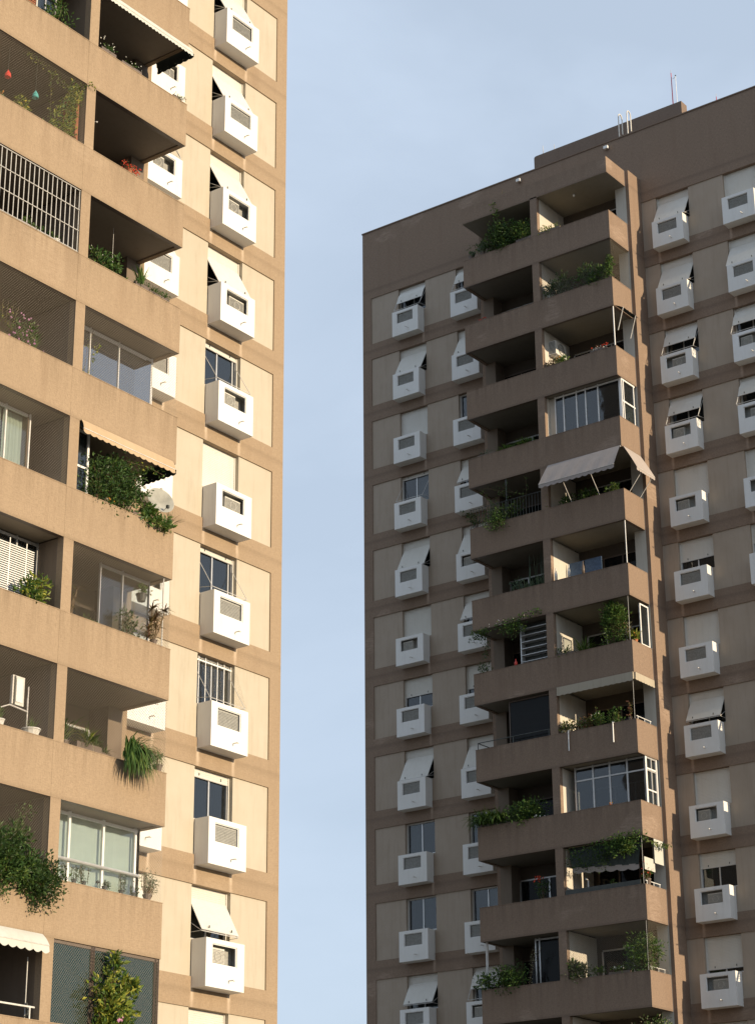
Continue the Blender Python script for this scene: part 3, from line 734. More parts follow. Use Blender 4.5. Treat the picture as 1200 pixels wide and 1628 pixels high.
# ------------------------------------------------------------------ awnings
def scallop(m, p0, p1, drop, n, mat, out_=(0, 0)):
    """wavy valance hanging from the line p0-p1 (tower coords v,d,z)"""
    p0, p1 = Vector(p0), Vector(p1); k = m.mi(mat); b = len(m.v); N = n*6
    for i in range(N+1):
        p = p0.lerp(p1, i/N); h = drop*(.72+.28*abs(math.sin(math.pi*i/6)))
        m.v += [(p.x, -p.y, p.z), (p.x, -(p.y+out_[0]), p.z-h)]
    for i in range(N): m.f.append((b+2*i, b+2*i+1, b+2*i+3, b+2*i+2)); m.m.append(k)
def cloth(m, a, b, c, d, mat, sag=.012, n=24, folds=.004):
    """a,b top edge; d,c bottom edge (tower coords); with light folds and thickness"""
    a, b, c, d = map(Vector, (a, b, c, d)); k = m.mi(mat); nr = (b-a).cross(d-a).normalized(); rows_ = 7
    for off in (0, .006):
        s = len(m.v)
        for r in range(rows_+1):
            for i in range(n+1):
                u, w = i/n, r/rows_
                p = a.lerp(b, u).lerp(d.lerp(c, u), w)+nr*(sag*math.sin(math.pi*w)+folds*math.sin(u*31+w*2)*w+off)
                m.v.append((p.x, -p.y, p.z))
        for r in range(rows_):
            for i in range(n):
                q = s+r*(n+1)+i; m.f.append((q, q+1, q+n+2, q+n+1)); m.m.append(k)
def awning(T, j, v0, v1, outd, drop, mat, arms=(.25, .7), label=None, valance=.16, topval=True, rail=None, headz=0.0, n=12):
    z = zceil(T, j)-headz; m = MB()
    cloth(m, (v0, DB+.02, z+.02), (v1, DB+.02, z+.02), (v1+.04, DB+outd, z-drop), (v0-.06, DB+outd, z-drop), mat)
    scallop(m, (v0-.06, DB+outd, z-drop), (v1+.04, DB+outd, z-drop), valance, n, mat)
    if topval: scallop(m, (v0, DB+.03, z+.01), (v1, DB+.035, z+.01), .13, n*2, mat, (.05, 0))
    o = m.build('awning', T.root, label)
    a = MB(); a.tube([(v0, -(DB-.01), z+.0), (v1, -(DB-.01), z+.0)], .03, 'iron', 8); a.tube([(v0-.06, -(DB+outd), z-drop), (v1+.04, -(DB+outd), z-drop)], .014, 'iron', 6)
    for f in arms:
        v = v0+(v1-v0)*f; a.tube([(v, -(DB-.04), ztop(T, j)), (v, -(DB+outd-.02), z-drop)], .014, 'iron', 6)
    a.build('awning_frame', o)
    return o
def side_awning(T, j, d0, d1, outv, drop, mat, arms=(.3, .9), valance=.12):
    z = zceil(T, j); m = MB(); v = T.blk[1]
    cloth(m, (v+.02, d0, z+.02), (v+.02, d1, z+.02), (v+outv, d1-.02, z-drop), (v+outv, d0+.03, z-drop), mat, n=14)
    scallop(m, (v+outv, d0+.03, z-drop), (v+outv, d1-.02, z-drop), valance, 8, mat)
    scallop(m, (v+.03, d0, z+.01), (v+.03, d1, z+.01), .12, 10, mat)
    o = m.build('side_awning', T.root); a = MB()
    a.tube([(v+outv, -d0, z-drop), (v+outv, -d1, z-drop)], .014, 'iron', 6)
    for f in arms:
        d = d0+(d1-d0)*f; a.tube([(v-.03, -d, ztop(T, j)), (v+outv-.01, -d, z-drop)], .014, 'iron', 6)
    a.build('awning_frame', o)
# left tower: white scalloped awning, tan awning, bottom white awning
def rolled(T, j, v0, v1, mat, outd, drop, val, label, n, side=None):
    z = zceil(T, j); m = MB()
    cloth(m, (v0, DB+.012, z+.03), (v1, DB+.012, z+.03), (v1, DB+outd, z-drop), (v0, DB+outd, z-drop), mat, .02, 30, .006)
    scallop(m, (v0, DB+outd, z-drop), (v1, DB+outd, z-drop), val, n, mat, (.02, 0))
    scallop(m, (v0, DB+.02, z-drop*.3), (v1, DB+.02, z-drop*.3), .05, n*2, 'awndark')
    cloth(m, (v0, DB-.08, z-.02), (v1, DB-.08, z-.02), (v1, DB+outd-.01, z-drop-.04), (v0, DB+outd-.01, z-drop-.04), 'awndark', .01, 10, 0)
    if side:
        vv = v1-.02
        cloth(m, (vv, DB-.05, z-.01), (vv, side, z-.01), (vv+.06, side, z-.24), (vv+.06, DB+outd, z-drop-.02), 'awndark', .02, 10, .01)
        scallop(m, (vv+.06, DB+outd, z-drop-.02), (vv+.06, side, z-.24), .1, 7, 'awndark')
    o = m.build('awning', T.root, label)
    a = MB(); a.tube([(v0, -(DB+outd), z-drop), (v1, -(DB+outd), z-drop)], .015, 'iron', 6); a.build('awning_frame', o)
rolled(TL, 2, 10.2, 13.32, 'awnwhite', .16, .20, .12, 'white scalloped awning', 26, 1.2)
rolled(TL, 6, 10.2, 13.2, 'awntan', .10, .20, .12, 'sagging tan awning with frayed edge', 15, 1.3)
rolled(TL, 10, 6.7, 9.83, 'awnwhite', .22, .22, .17, 'pale awning with wavy edge', 14)
awning(TR, 4, 10.25, 13.34, .62, .92, 'awnpink', (.30, .68), 'mauve awning let down to the front')
side_awning(TR, 4, 2.2, .95, .55, .95, 'awnpink')
# row 7: rolled up cream awning along front and side
m = MB(); z = zceil(TR, 7)
for (a, b, c_2, d_2) in ((10.25, 13.36, DB-.02, DB+.05),): m.box(a, b, c_2, d_2, z-.24, z+.02, 'awncream')
m.box(TR.blk[1]-.02, TR.blk[1]+.05, .95, DB-.03, z-.22, z+.01, 'awncream')
scallop(m, (10.25, DB+.055, z-.22), (13.36, DB+.055, z-.22), .08, 14, 'awncream'); scallop(m, (TR.blk[1]+.055, DB, z-.2), (TR.blk[1]+.055, .95, z-.2), .07, 7, 'awncream')
m.build('awning', TR.root, 'cream awning rolled up under the ledge')
# row 2: folded side awning with bare arms
m = MB(); z = zceil(TR, 2); v = TR.blk[1]
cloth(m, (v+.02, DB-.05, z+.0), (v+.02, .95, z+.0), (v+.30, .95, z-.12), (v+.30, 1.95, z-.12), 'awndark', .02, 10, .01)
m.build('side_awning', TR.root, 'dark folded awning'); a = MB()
for d in (2.05, 1.15): a.tube([(v+.0, -d, z-.95), (v+.30, -d-.05, z-.1)], .016, 'iron', 6)
a.build('awning_frame', TR.root)
# row 9: cloth awning behind the creeper and side blinds
m = MB(); z = zceil(TR, 9)
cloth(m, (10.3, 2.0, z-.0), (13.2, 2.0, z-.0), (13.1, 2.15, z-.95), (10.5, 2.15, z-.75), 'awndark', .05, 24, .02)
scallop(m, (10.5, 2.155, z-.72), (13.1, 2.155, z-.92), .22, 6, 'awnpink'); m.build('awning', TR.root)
m = MB(); v = TR.blk[1]-.0
for k in range(16): m.box(v-.01, v+.01, 1.0, 1.55, z-.08-k*.045, z-.05-k*.045, 'blinds')
m.box(v+.012, v+.022, 1.0, 1.6, z-.85, z-.02, 'awnwhite'); m.box(v-.05, v-.04, 1.5, 2.2, z-1.15, z-.72, 'awnwhite'); m.build('side_blind', TR.root)

# ------------------------------------------------------------------ plants
RND = random.Random(11)
def rv(s=1.0): return Vector((RND.uniform(-1, 1), RND.uniform(-1, 1), RND.uniform(-1, 1)))*s
class Plant:
    """tower coordinates relative to the base point; axes v, -d, z already rotated by the root empty"""
    def __init__(s, T, v, d, z, name, label, cat='plant', group=None):
        s.T = T; w = world(T, v, d, z); s.e = empty(name, w, label, cat, group, T_rot(T))
        s.f = MB(); s.s = MB(); s.p = MB(); s.fl = MB()
    def pot(s, r=.13, h=.22, mat='terra', v=0, d=0, z=0):
        s.p.lathe((v, -d, z), [(.001, 0), (r*.7, 0), (r*.95, h*.85), (r*1.06, h*.86), (r*1.06, h), (r*.92, h), (r*.88, h*.9), (.001, h*.9)], mat)
    def trough(s, w, h=.2, dd=.2, mat='bronze', z=0):
        s.p.box(-w/2, w/2, -dd/2, dd/2, z, z+h, mat); s.p.box(-w/2+.02, w/2-.02, -dd/2+.02, dd/2-.02, z+h, z+h+.01, 'soil')
    def bush(s, c, size, n, ls, mat, clumps=12, mat2=None, up_=.3, stems=True, base=None):
        """c=(v,d,z) centre, size half-extents"""
        c = Vector((c[0], -c[1], c[2])); zz_ = getattr(s, 'zt', 0)
        if base is None and zz_ > .5 and stems: s.s.tube([(c.x, 0, .1), (c.x+.02, 0, zz_*.5), (c.x, 0, zz_-.1)], .02, 'bark', 5, .014)
        base = Vector((c.x, 0, max(0, zz_-.1))) if base is None else Vector((base[0], -base[1], base[2]))
        cl = []
        for i in range(clumps):
            while True:
                q = rv()
                if q.length < 1: break
            p = c+Vector((q.x*size[0]*.85, q.y*size[1]*.85, q.z*size[2]*.85)); r = RND.uniform(.16, .42)*min(1, (size[0]+size[2])*.7)
            cl.append((p, r))
            if stems:
                mid = base.lerp(p, .5)+rv(.05); s.s.tube([tuple(base+rv(.03)), tuple(mid), tuple(p)], .012, 'bark', 4, .004)
        for i in range(n):
            p, r = RND.choice(cl); q = rv(); q.normalize()
            pos = p+q*r*RND.uniform(.35, 1.1)*Vector((1, 1, .9)).length/1.7
            dr = (q+rv(.6)+Vector((0, 0, up_)))
            L = ls*RND.uniform(.45, 1.45); s.f.leaf(pos, dr, L, L*RND.uniform(.3, .6), mat2 if (mat2 and RND.random() < .35) else mat)
    def strap(s, c, n, L, w, mat, spread=1.0, droop=1.2, mat2=None):
        c = Vector((c[0], -c[1], c[2]))
        for i in range(n):
            a = RND.uniform(0, 6.283); t = RND.uniform(.15, 1)*spread
            d = Vector((math.cos(a)*t, math.sin(a)*t, 1)); s.f.blade(c+rv(.03), d, L*RND.uniform(.6, 1.15), w, mat2 if (mat2 and i % 3 == 0) else mat, droop*RND.uniform(.6, 1.3))
    def rosette(s, c, n, L, w, mat, base=None, r=.014):
        cc = Vector((c[0], -c[1], c[2]))
        if base is not None: s.s.tube([(base[0], -base[1], base[2]), tuple(cc.lerp(Vector((base[0], -base[1], base[2])), .5)+rv(.03)), tuple(cc)], r, 'bark', 5)
        for i in range(n):
            a = RND.uniform(0, 6.283); e = RND.uniform(-.2, 1.3)
            s.f.blade(cc, Vector((math.cos(a), math.sin(a), e)), L*RND.uniform(.7, 1.1), w, mat, RND.uniform(.5, 1.2))
    def strand(s, pts, n, ls, mat, jit=.06, r=.004, mat2=None):
        P = [Vector((p[0], -p[1], p[2])) for p in pts]; s.s.tube([tuple(p) for p in P], r, 'bark', 4)
        for i in range(n):
            t = RND.uniform(0, len(P)-1.001); k = int(t); p = P[k].lerp(P[k+1], t-k)+rv(jit)
            L = ls*RND.uniform(.6, 1.3); s.f.leaf(p, rv()+Vector((0, -.4, -.3)), L, L*.6, mat2 if (mat2 and RND.random() < .3) else mat)
    def flowers(s, c, size, n, r, mat):
        for i in range(n):
            q = rv(); s.fl.ball((c[0]+q.x*size[0], -c[1]+q.y*size[1], c[2]+q.z*size[2]), r*RND.uniform(.6, 1.2), mat)
    def done(s):
        if s.f.f: s.f.build('foliage', s.e)
        if s.s.f: s.s.build('stem', s.e)
        if s.p.f: s.p.build('pot', s.e)
        if s.fl.f: s.fl.build('flower', s.e)
        return s.e
G = 'plants on the balconies'
FD = 1.95       # plants standing on the floor just behind the parapet
def floorplant(T, j, v, name, label, d=FD, pot=True, potr=.2, cat='plant', pm='terra'):
    z = zfloor(T, j); p = Plant(T, v, d, z, name, label, cat, G)
    if pot: p.pot(potr, .35, pm)
    p.zt = ztop(T, j)-z      # height of the parapet top above the floor
    return p
def ledgeplant(T, j, v, name, label, d=DB-.07, potr=.085, poth=.14, pm='bronze', pot=True, cat='plant'):
    p = Plant(T, v, d, ztop(T, j), name, label, cat, G); p.zt = 0
    if pot: p.pot(potr, poth, pm)
    return p

# ---- left tower plants
p = floorplant(TL, 2, 9.1, 'potted_shrub', 'leafy green shrub in the topmost left balcony of the sunlit tower, beside a wooden blind'); p.bush((0, 0, p.zt+.35), (.42, .2, .5), 520, .085, 'g_mid', 14, 'g_lush'); p.done()
p = ledgeplant(TL, 2, 10.55, 'daisy_plant', 'small daisy plant with white flowers on the ledge under the white scalloped awning', pot=False); p.trough(.5, .1, .12)
p.bush((0, 0, .18), (.24, .06, .12), 120, .05, 'g_mid', 7); p.flowers((0, .02, .28), (.28, .06, .14), 14, .017, 'f_white'); p.done()
p = ledgeplant(TL, 2, 11.35, 'daisy_plant', 'sparse daisy stems right of the fuller daisies under the white scalloped awning', pot=False); p.trough(.7, .08, .12)
p.bush((0, 0, .12), (.36, .06, .08), 70, .045, 'g_mid', 6); p.flowers((0, .02, .18), (.42, .06, .10), 8, .015, 'f_white'); p.done()
p = ledgeplant(TL, 2, 13.0, 'trailing_plant', 'small white flowered trailer at the right end of the ledge below the white awning', pot=False); p.trough(.3, .07, .12)
p.strand([(-.1, .0, .05), (.0, .05, .12), (.15, .1, .0)], 40, .045, 'g_mid', .07); p.strand([(-.1, .0, .05), (.1, .08, .08), (.28, .1, .1)], 30, .045, 'g_mid', .05); p.flowers((0, .05, .1), (.2, .04, .07), 8, .014, 'f_white'); p.done()
# creeper in the netted balcony
p = floorplant(TL, 3, 9.35, 'creeper', 'yellow green creeper climbing the red timber post of the netted balcony', d=2.0, cat='creeper')
zt = p.zt
for a, b in ((-.25, .1), (.0, .3), (.2, .35), (.3, .2)):
    p.strand([(a, 0, zt-.2), (a+.1*b, .05, zt+.5), (b, .08, zt+1.1), (b+.1, .12, zt+1.5)], 260, .085, 'g_yel', .11, mat2='g_mid')
p.strand([(.3, .1, zt+1.4), (-.3, .12, zt+1.45), (-.9, .14, zt+1.6), (-1.3, .14, zt+1.62)], 130, .06, 'g_yel', .07, mat2='g_mid')
p.strand([(-.4, .1, zt-.1), (-.45, .12, zt+.6), (-.5, .13, zt+1.5)], 60, .06, 'g_yel', .05, mat2='g_mid')
p.bush((-.1, .02, zt+.15), (.55, .12, .22), 260, .075, 'g_yel', 10, 'g_mid'); p.strand([(.3, .14, zt+1.5), (.5, .36, zt+1.62), (.75, .38, zt+1.58)], 26, .06, 'g_yel', .05); p.done()
p = floorplant(TL, 3, 8.05, 'potted_croton', 'bright yellow leaved plant between the two hanging ornaments'); p.bush((0, .1, p.zt+.2), (.2, .12, .22), 190, .075, 'g_yel', 8); p.flowers((0, .15, p.zt+.2), (.16, .1, .2), 16, .02, 'f_yellow'); p.done()
p = floorplant(TL, 3, 7.35, 'potted_shrub', 'small shrub with orange flowers at the left edge behind the net with ornaments'); p.bush((0, .1, p.zt+.15), (.2, .12, .2), 130, .06, 'g_mid', 6); p.flowers((0, .15, p.zt+.2), (.15, .1, .1), 8, .02, 'f_orange'); p.done()
p = ledgeplant(TL, 3, 11.45, 'red_flowering_plant', 'red flowering plant on the ledge of the bare ceilinged balcony, sunlit tower', potr=.09, poth=.1, pm='wood'); p.bush((0, 0, .16), (.27, .06, .09), 160, .05, 'g_red', 8, stems=False); p.flowers((0.05, .02, .17), (.26, .08, .1), 60, .022, 'f_red'); p.done()
p = ledgeplant(TL, 4, 8.35, 'potted_herb', 'low green herb at the foot of the white iron grille', pot=False); p.trough(.6, .07, .1); p.bush((0, 0, .1), (.3, .05, .09), 200, .05, 'g_lush', 8, stems=False); p.done()
p = ledgeplant(TL, 4, 8.95, 'potted_herb', 'second herb clump behind the white iron grille, near its right end', pot=False, d=DB-.10); p.trough(.4, .07, .08); p.bush((0, 0, .12), (.22, .04, .12), 120, .05, 'g_mid', 6, stems=False); p.done()
p = ledgeplant(TL, 4, 9.35, 'flower_pot', 'white pot behind the right end of the iron grille', potr=.10, poth=.18, pm='paleterra', d=DB-.22); p.strap((0, 0, .15), 14, .3, .02, 'g_mid'); p.done()
p = floorplant(TL, 4, 10.75, 'leafy_pot_plant', 'dark leafy plant with white buds beside the pillar, under a bare ceiling'); p.bush((0, .1, p.zt+.25), (.5, .16, .25), 560, .08, 'g_mid', 15, 'g_dark'); p.flowers((0, .2, p.zt+.5), (.5, .1, .2), 6, .016, 'f_white'); p.done()
p = floorplant(TL, 4, 11.3, 'leafy_pot_plant', 'tall stemmed leafy plant, second from the pillar, under a bare ceiling'); p.bush((0, .1, p.zt+.2), (.25, .14, .34), 240, .09, 'g_mid', 8, 'g_lush'); p.done()
p = ledgeplant(TL, 4, 12.0, 'strap_leaf_plant', 'upright strap leaved plant in the middle of the ledge beside a white air conditioner box', pot=False); p.trough(.45, .1, .12); p.strap((0, 0, .06), 70, .5, .035, 'g_lush', .5, .6, 'g_mid'); p.bush((0, .02, .14), (.25, .05, .1), 120, .06, 'g_mid', 6, stems=False); p.done()
p = ledgeplant(TL, 4, 12.6, 'trailing_plant', 'low spiky trailer at the right end of the ledge beside a white air conditioner box', pot=False); p.trough(.7, .07, .12); p.strap((-.15, 0, .04), 40, .24, .02, 'g_mid', 1.2, 1.5); p.strap((.2, 0, .04), 40, .22, .02, 'g_mid', 1.2, 1.5); p.bush((0, .03, .08), (.38, .05, .07), 140, .05, 'g_mid', 8, stems=False); p.done()
p = floorplant(TL, 5, 8.6, 'pink_flowering_plant', 'tall pink flowering plant behind the netting of the sunlit tower'); zt = p.zt
p.bush((0, .1, zt+.32), (.48, .16, .36), 420, .075, 'g_mid', 15, 'g_lush'); p.strap((.2, .15, zt+.0), 30, .45, .035, 'g_lush', .6, .9); p.flowers((0, .2, zt+.42), (.5, .12, .36), 40, .026, 'f_pink'); p.done()
p = floorplant(TL, 5, 7.95, 'slender_shrub', 'thin dry shrub at the left of the pink flowers'); zt = p.zt
for k in range(5): p.strand([(-.1, .1, zt-.3), (-.15+.1*k, .12, zt+.4), (-.2+.16*k, .1, zt+.95)], 34, .045, 'g_yel', .05, mat2='g_mid')
p.done()
p = floorplant(TL, 5, 9.5, 'low_herb', 'small grey green herb in the right corner behind the same net as the pink flowers'); p.bush((0, .1, p.zt+.03), (.16, .1, .08), 60, .05, 'g_blue', 5); p.done()
p = floorplant(TL, 5, 10.45, 'orchid', 'yellow leaved orchid stems in front of the folding glass'); zt = p.zt
p.strand([(-.1, .2, zt), (-.05, .22, zt+.7), (.1, .25, zt+1.2)], 20, .05, 'g_yel', .04); p.strand([(.05, .2, zt), (.1, .24, zt+.6), (.3, .25, zt+.95)], 26, .07, 'g_yel', .05); p.done()
# big shrub under the tan awning
p = floorplant(TL, 6, 11.45, 'dense_shrub', 'large dense shrub filling the balcony under the tan awning', potr=.25); zt = p.zt
p.bush((-.1, .12, zt+.55), (.8, .24, .75), 4600, .075, 'g_dark', 64, 'g_mid'); p.bush((.62, .05, zt+.8), (.5, .16, .5), 1500, .075, 'g_dark', 18, 'g_mid', base=(.2, 0, .4)); p.strand([(.3, .3, zt+1.2), (.9, .36, zt+1.25), (1.4, .4, zt+1.2)], 90, .06, 'g_mid', .08, mat2='g_yel'); p.done()
p = ledgeplant(TL, 6, 12.75, 'overhanging_plant', 'bright leafy plant hanging over the ledge in front of the satellite dish', pot=False, cat='plant'); p.trough(.9, .1, .13)
p.bush((-.3, .08, .10), (.26, .12, .24), 300, .12, 'g_lush', 12, 'g_mid', base=(-.2, 0, .06)); p.bush((.1, .12, -.02), (.4, .12, .14), 300, .1, 'g_lush', 12, 'g_mid', base=(.1, 0, .06)); p.strap((.45, .04, .05), 40, .38, .02, 'g_dry', 1.3, .7, 'g_red'); p.done()
p = ledgeplant(TL, 6, 12.2, 'overhanging_plant', 'thin leafy stems left of the satellite dish, below the tan awning', pot=False); p.trough(.4, .07, .1); p.strand([(0, 0, .05), (.1, .06, .5), (.25, .1, .75)], 80, .08, 'g_mid', .09); p.strand([(0, 0, .05), (-.15, .06, .3), (-.2, .1, .55)], 50, .07, 'g_mid', .07); p.done()
p = ledgeplant(TL, 6, 11.15, 'trailing_plant', 'small terracotta potted trailer at the base of the dense shrub', potr=.07, poth=.1); p.bush((0, .03, .13), (.12, .04, .08), 60, .05, 'g_mid', 4, stems=False); p.flowers((.1, .03, .12), (.15, .03, .03), 5, .02, 'f_orange'); p.done()
p = floorplant(TL, 7, 9.45, 'variegated_shrub', 'yellow green variegated shrub beside the venetian blind'); zt = p.zt
p.bush((-.05, .1, zt+.3), (.38, .16, .38), 420, .11, 'g_yel', 14, 'g_lush'); p.bush((-.3, .1, zt+.25), (.25, .14, .25), 200, .1, 'g_mid', 8); p.done()
p = floorplant(TL, 7, 10.42, 'dracaena', 'thin red leaved plant next to the pillar, in front of the pale curtain'); zt = p.zt
for k in range(3): p.rosette((-.05+.1*k, .1, zt+.25+.22*k), 16, .3, .02, 'g_red', (0, 0, .3))
p.done()
p = floorplant(TL, 7, 10.95, 'low_herb', 'low bright green plant peeping over the ledge under the net with red leaves'); p.bush((0, .15, p.zt+.03), (.3, .1, .1), 140, .06, 'g_lush', 7); p.done()
p = floorplant(TL, 7, 12.25, 'leafy_pot_plant', 'dark leafy plant behind the glass panel in the corner of the balcony'); p.bush((0, .05, p.zt+.3), (.32, .14, .38), 330, .09, 'g_dark', 12, 'g_blue'); p.done()
p = ledgeplant(TL, 7, 12.85, 'dracaena', 'red brown leaved corner plant on the sunlit tower', potr=.09, poth=.1); 
for k in range(9): p.rosette((RND.uniform(-.28, .3), RND.uniform(-.02, .12), .12+.09*k), 22, .26, .028, 'g_red', (0, 0, .05))
p.done()
p = Plant(TL, 12.9, 1.75, zceil(TL, 7)-.52, 'hanging_pot', 'small green plant in a dark hanging pot before a white air conditioner box', 'plant', G)
p.pot(.13, .17, 'darkiron'); p.bush((0, 0, .25), (.2, .14, .12), 150, .07, 'g_mid', 8, stems=False); p.s.tube([(0, 0, .1), (0, 0, .54)], .004, 'darkiron', 4); p.done()
p = ledgeplant(TL, 8, 8.5, 'potted_grass', 'round grassy plant in a pale pot at the far left ledge', potr=.13, poth=.16, pm='paleterra', d=DB-.2); p.bush((0, 0, .26), (.18, .1, .1), 260, .06, 'g_mid', 8, stems=False); p.done()
p = ledgeplant(TL, 8, 9.45, 'potted_grass', 'wide pale bowl with thin grass near the pillar, below the wall mounted unit', potr=.2, poth=.17, pm='paleterra', d=DB-.24); p.strap((0, 0, .13), 40, .32, .012, 'g_mid', .7, .8); p.done()
p = ledgeplant(TL, 8, 10.45, 'spider_plant', 'long arching strap leaves in the left corner of the netted balcony', d=DB-.3, potr=.13, poth=.15); p.strap((0, 0, .1), 60, .75, .03, 'g_mid', 1.0, 1.5, 'g_yel'); p.strap((-.1, 0, .05), 40, .5, .03, 'g_dark', 1.0, 1.3); p.done()
p = ledgeplant(TL, 8, 11.0, 'spider_plant', 'arching green plant in a brown trough on the netted ledge', d=DB-.15, pot=False); p.trough(.75, .16, .16); p.strap((0, 0, .12), 110, .5, .022, 'g_mid', 1.2, 1.2, 'g_yel'); p.strap((.2, 0, .12), 60, .4, .02, 'g_lush', 1.2, 1.4, 'g_mid'); p.strap((-.1, .1, .1), 24, .4, .012, 'g_dry', 1.2, 3.2); p.done()
p = ledgeplant(TL, 8, 11.55, 'low_herb', 'thin green herb left of the big hanging fern', pot=False, d=DB-.15); p.trough(.3, .08, .1); p.strap((0, 0, .06), 50, .22, .015, 'g_mid', 1.2, 1.2); p.done()
p = ledgeplant(TL, 8, 12.2, 'hanging_fern', 'big foxtail fern hanging over the ledge of the sunlit tower', d=DB-.02, potr=.1, poth=.12); 
for k in range(620):
    a = RND.uniform(0, 6.283); p.f.blade(Vector((RND.uniform(-.15, .15), RND.uniform(-.08, .05), .12)), Vector((math.cos(a)*.55, math.sin(a)*.35-.55, RND.uniform(-.1, 1.1))), RND.uniform(.35, .98), .034, 'g_mid' if k % 3 else 'g_lush', RND.uniform(1.6, 3.6), 6)
p.done()
p = ledgeplant(TL, 8, 13.12, 'flower_pot', 'small bushy plant in a terracotta pot at the right end, next to the fern', potr=.11, poth=.15); p.bush((0, 0, .3), (.15, .1, .16), 150, .05, 'g_dry', 8, 'g_mid'); p.done()
# giant overhanging bush
p = floorplant(TL, 9, 9.2, 'overhanging_bush', 'huge dark bush spilling over the ledge at the left edge', potr=.25, d=1.88); zt = p.zt
p.bush((-.35, .35, zt+.15), (.8, .36, .65), 4200, .09, 'g_dark', 60, 'g_mid', base=(0, 0, .4)); p.bush((.45, .42, zt-.15), (.6, .3, .5), 3000, .08, 'g_dark', 44, 'g_dark', base=(0, 0, zt)); p.bush((-.2, .42, zt-.05), (.65, .27, .45), 1400, .09, 'g_lush', 18, 'g_mid', base=(0, 0, zt))
p.strap((0, .15, zt+.55), 60, .6, .03, 'g_mid', .7, 1.0, 'g_lush'); p.strand([(.1, .1, zt+.5), (.2, .1, zt+1.2), (.35, .15, zt+1.35)], 120, .07, 'g_mid', .16)
p.strand([(-.6, .35, zt-.05), (-.55, .45, zt-.4), (-.5, .42, zt-.62)], 120, .06, 'g_mid', .12); p.strand([(.3, .4, zt-.2), (.3, .42, zt-.6), (.32, .42, zt-.75)], 160, .06, 'g_dark', .14); p.done()
for k, (v, L, lab) in enumerate(((10.35, .35, 'thin dark stems nearest the pillar before the white blinds'), (10.72, .36, 'second clump of spiky dark stems before the white blinds'), (11.0, .40, 'third clump of spiky stems before the white blinds'),
                                 (11.62, .2, 'shortest seedling on the ledge before the white blinds'), (12.12, .44, 'tallest twin spikes on the ledge before the white blinds'), (12.5, .22, 'small sprig right of the twin spikes before the white blinds'))):
    p = ledgeplant(TL, 9, v, 'spiky_seedling', lab, potr=.06, poth=.09, pm='darkiron')
    for q in range(6):
        a = RND.uniform(-.12, .12); p.strand([(a, 0, .05), (a*1.2, 0, L)], 22, .04, 'g_dark', .02, mat2='g_blue')
    p.done()
m = MB(); m.tube([(0, 0, 0), (0, 0, .14)], .008, 'darkiron', 6); m.lathe((0, 0, .13), [(.05, 0), (.045, .03), (.01, .05), (.001, .05)], 'darkiron', 10)
o = m.build('garden_lamp'); o.location = world(TL, 11.42, DB-.07, ztop(TL, 9)); tag(o, 'tiny black solar lamp on the ledge before the white blinds', 'lamp')
p = ledgeplant(TL, 9, 13.0, 'lacy_shrub', 'lacy pale shrub against the netted corner right of the white blinds', potr=.1, poth=.14, d=DB-.15); p.bush((0, 0, .38), (.28, .12, .3), 420, .045, 'g_dry', 18, 'g_blue'); p.done()
p = floorplant(TL, 10, 11.75, 'climbing_shrub', 'tall yellow green shrub with one magenta bloom before the green glass', d=2.42, pot=False)
p.e.location = world(TL, 11.75, DB+.02, ztop(TL, 10)-.05)
p.s = MB(); p.f = MB()
p.trough(.5, .05, .14)
for k in range(16): p.rosette((RND.uniform(-.55, .5), RND.uniform(.0, .25), RND.uniform(-.1, 1.15)), 14, .22, .05, 'g_yel', (0, 0, 0), .008)
p.bush((0, .12, .45), (.52, .16, .7), 1500, .13, 'g_yel', 34, 'g_lush', base=(0, 0, 0)); p.bush((.05, .1, 1.35), (.12, .1, .35), 200, .12, 'g_lush', 8, 'g_yel', base=(0, 0, 0))
p.bush((.6, .1, .95), (.25, .1, .15), 170, .12, 'g_yel', 6, 'g_lush', base=(0, 0, 0)); p.bush((.2, .14, -.15), (.4, .15, .25), 400, .12, 'g_lush', 12, 'g_mid', base=(0, 0, 0)); p.flowers((.05, .32, .25), (.05, .01, .05), 8, .045, 'f_pink'); p.done()
# ---- right tower plants
p = floorplant(TR, 0, 8.75, 'dense_shrub', 'big dense shrub in the top left balcony of the shaded tower', potr=.26); zt = p.zt
p.bush((-.25, .14, zt+.5), (1.05, .28, .62), 3800, .09, 'g_dark', 60, 'g_mid'); p.bush((.6, .15, zt+.7), (.5, .2, .35), 700, .08, 'g_mid', 14, 'g_lush', base=(.2, 0, .4)); p.strand([(-.4, .25, zt+1.0), (-.45, .3, zt+1.6), (-.55, .32, zt+2.1)], 130, .09, 'g_lush', .12); p.strand([(-.45, .3, zt+1.6), (-.8, .3, zt+2.3)], 20, .06, 'g_lush', .05); p.strand([(-.3, .3, zt+1.5), (-.1, .3, zt+2.6)], 20, .05, 'g_lush', .05)
p.strand([(-1.0, .2, zt+.5), (-1.5, .3, zt+.55), (-1.9, .32, zt+.45)], 26, .08, 'g_dark', .05); p.done()
p = ledgeplant(TR, 0, 7.05, 'small_shrub', 'small round shrub at the left tip of the top ledge of the shaded tower', potr=.09, poth=.12); p.bush((0, 0, .2), (.2, .1, .12), 140, .07, 'g_blue', 7, 'g_mid'); p.done()
p = ledgeplant(TR, 0, 7.6, 'small_shrub', 'grey green shrub between the ledge tip and the big shrub on the top balcony', potr=.1, poth=.14); p.bush((0, 0, .32), (.28, .12, .26), 260, .08, 'g_blue', 10, 'g_lush'); p.done()
p = ledgeplant(TR, 0, 9.6, 'small_shrub', 'light green shrub beside the pillar on the top balcony', pot=False); p.trough(.8, .1, .13); p.bush((-.1, .0, .25), (.42, .08, .2), 480, .07, 'g_lush', 14, 'g_mid'); p.done()
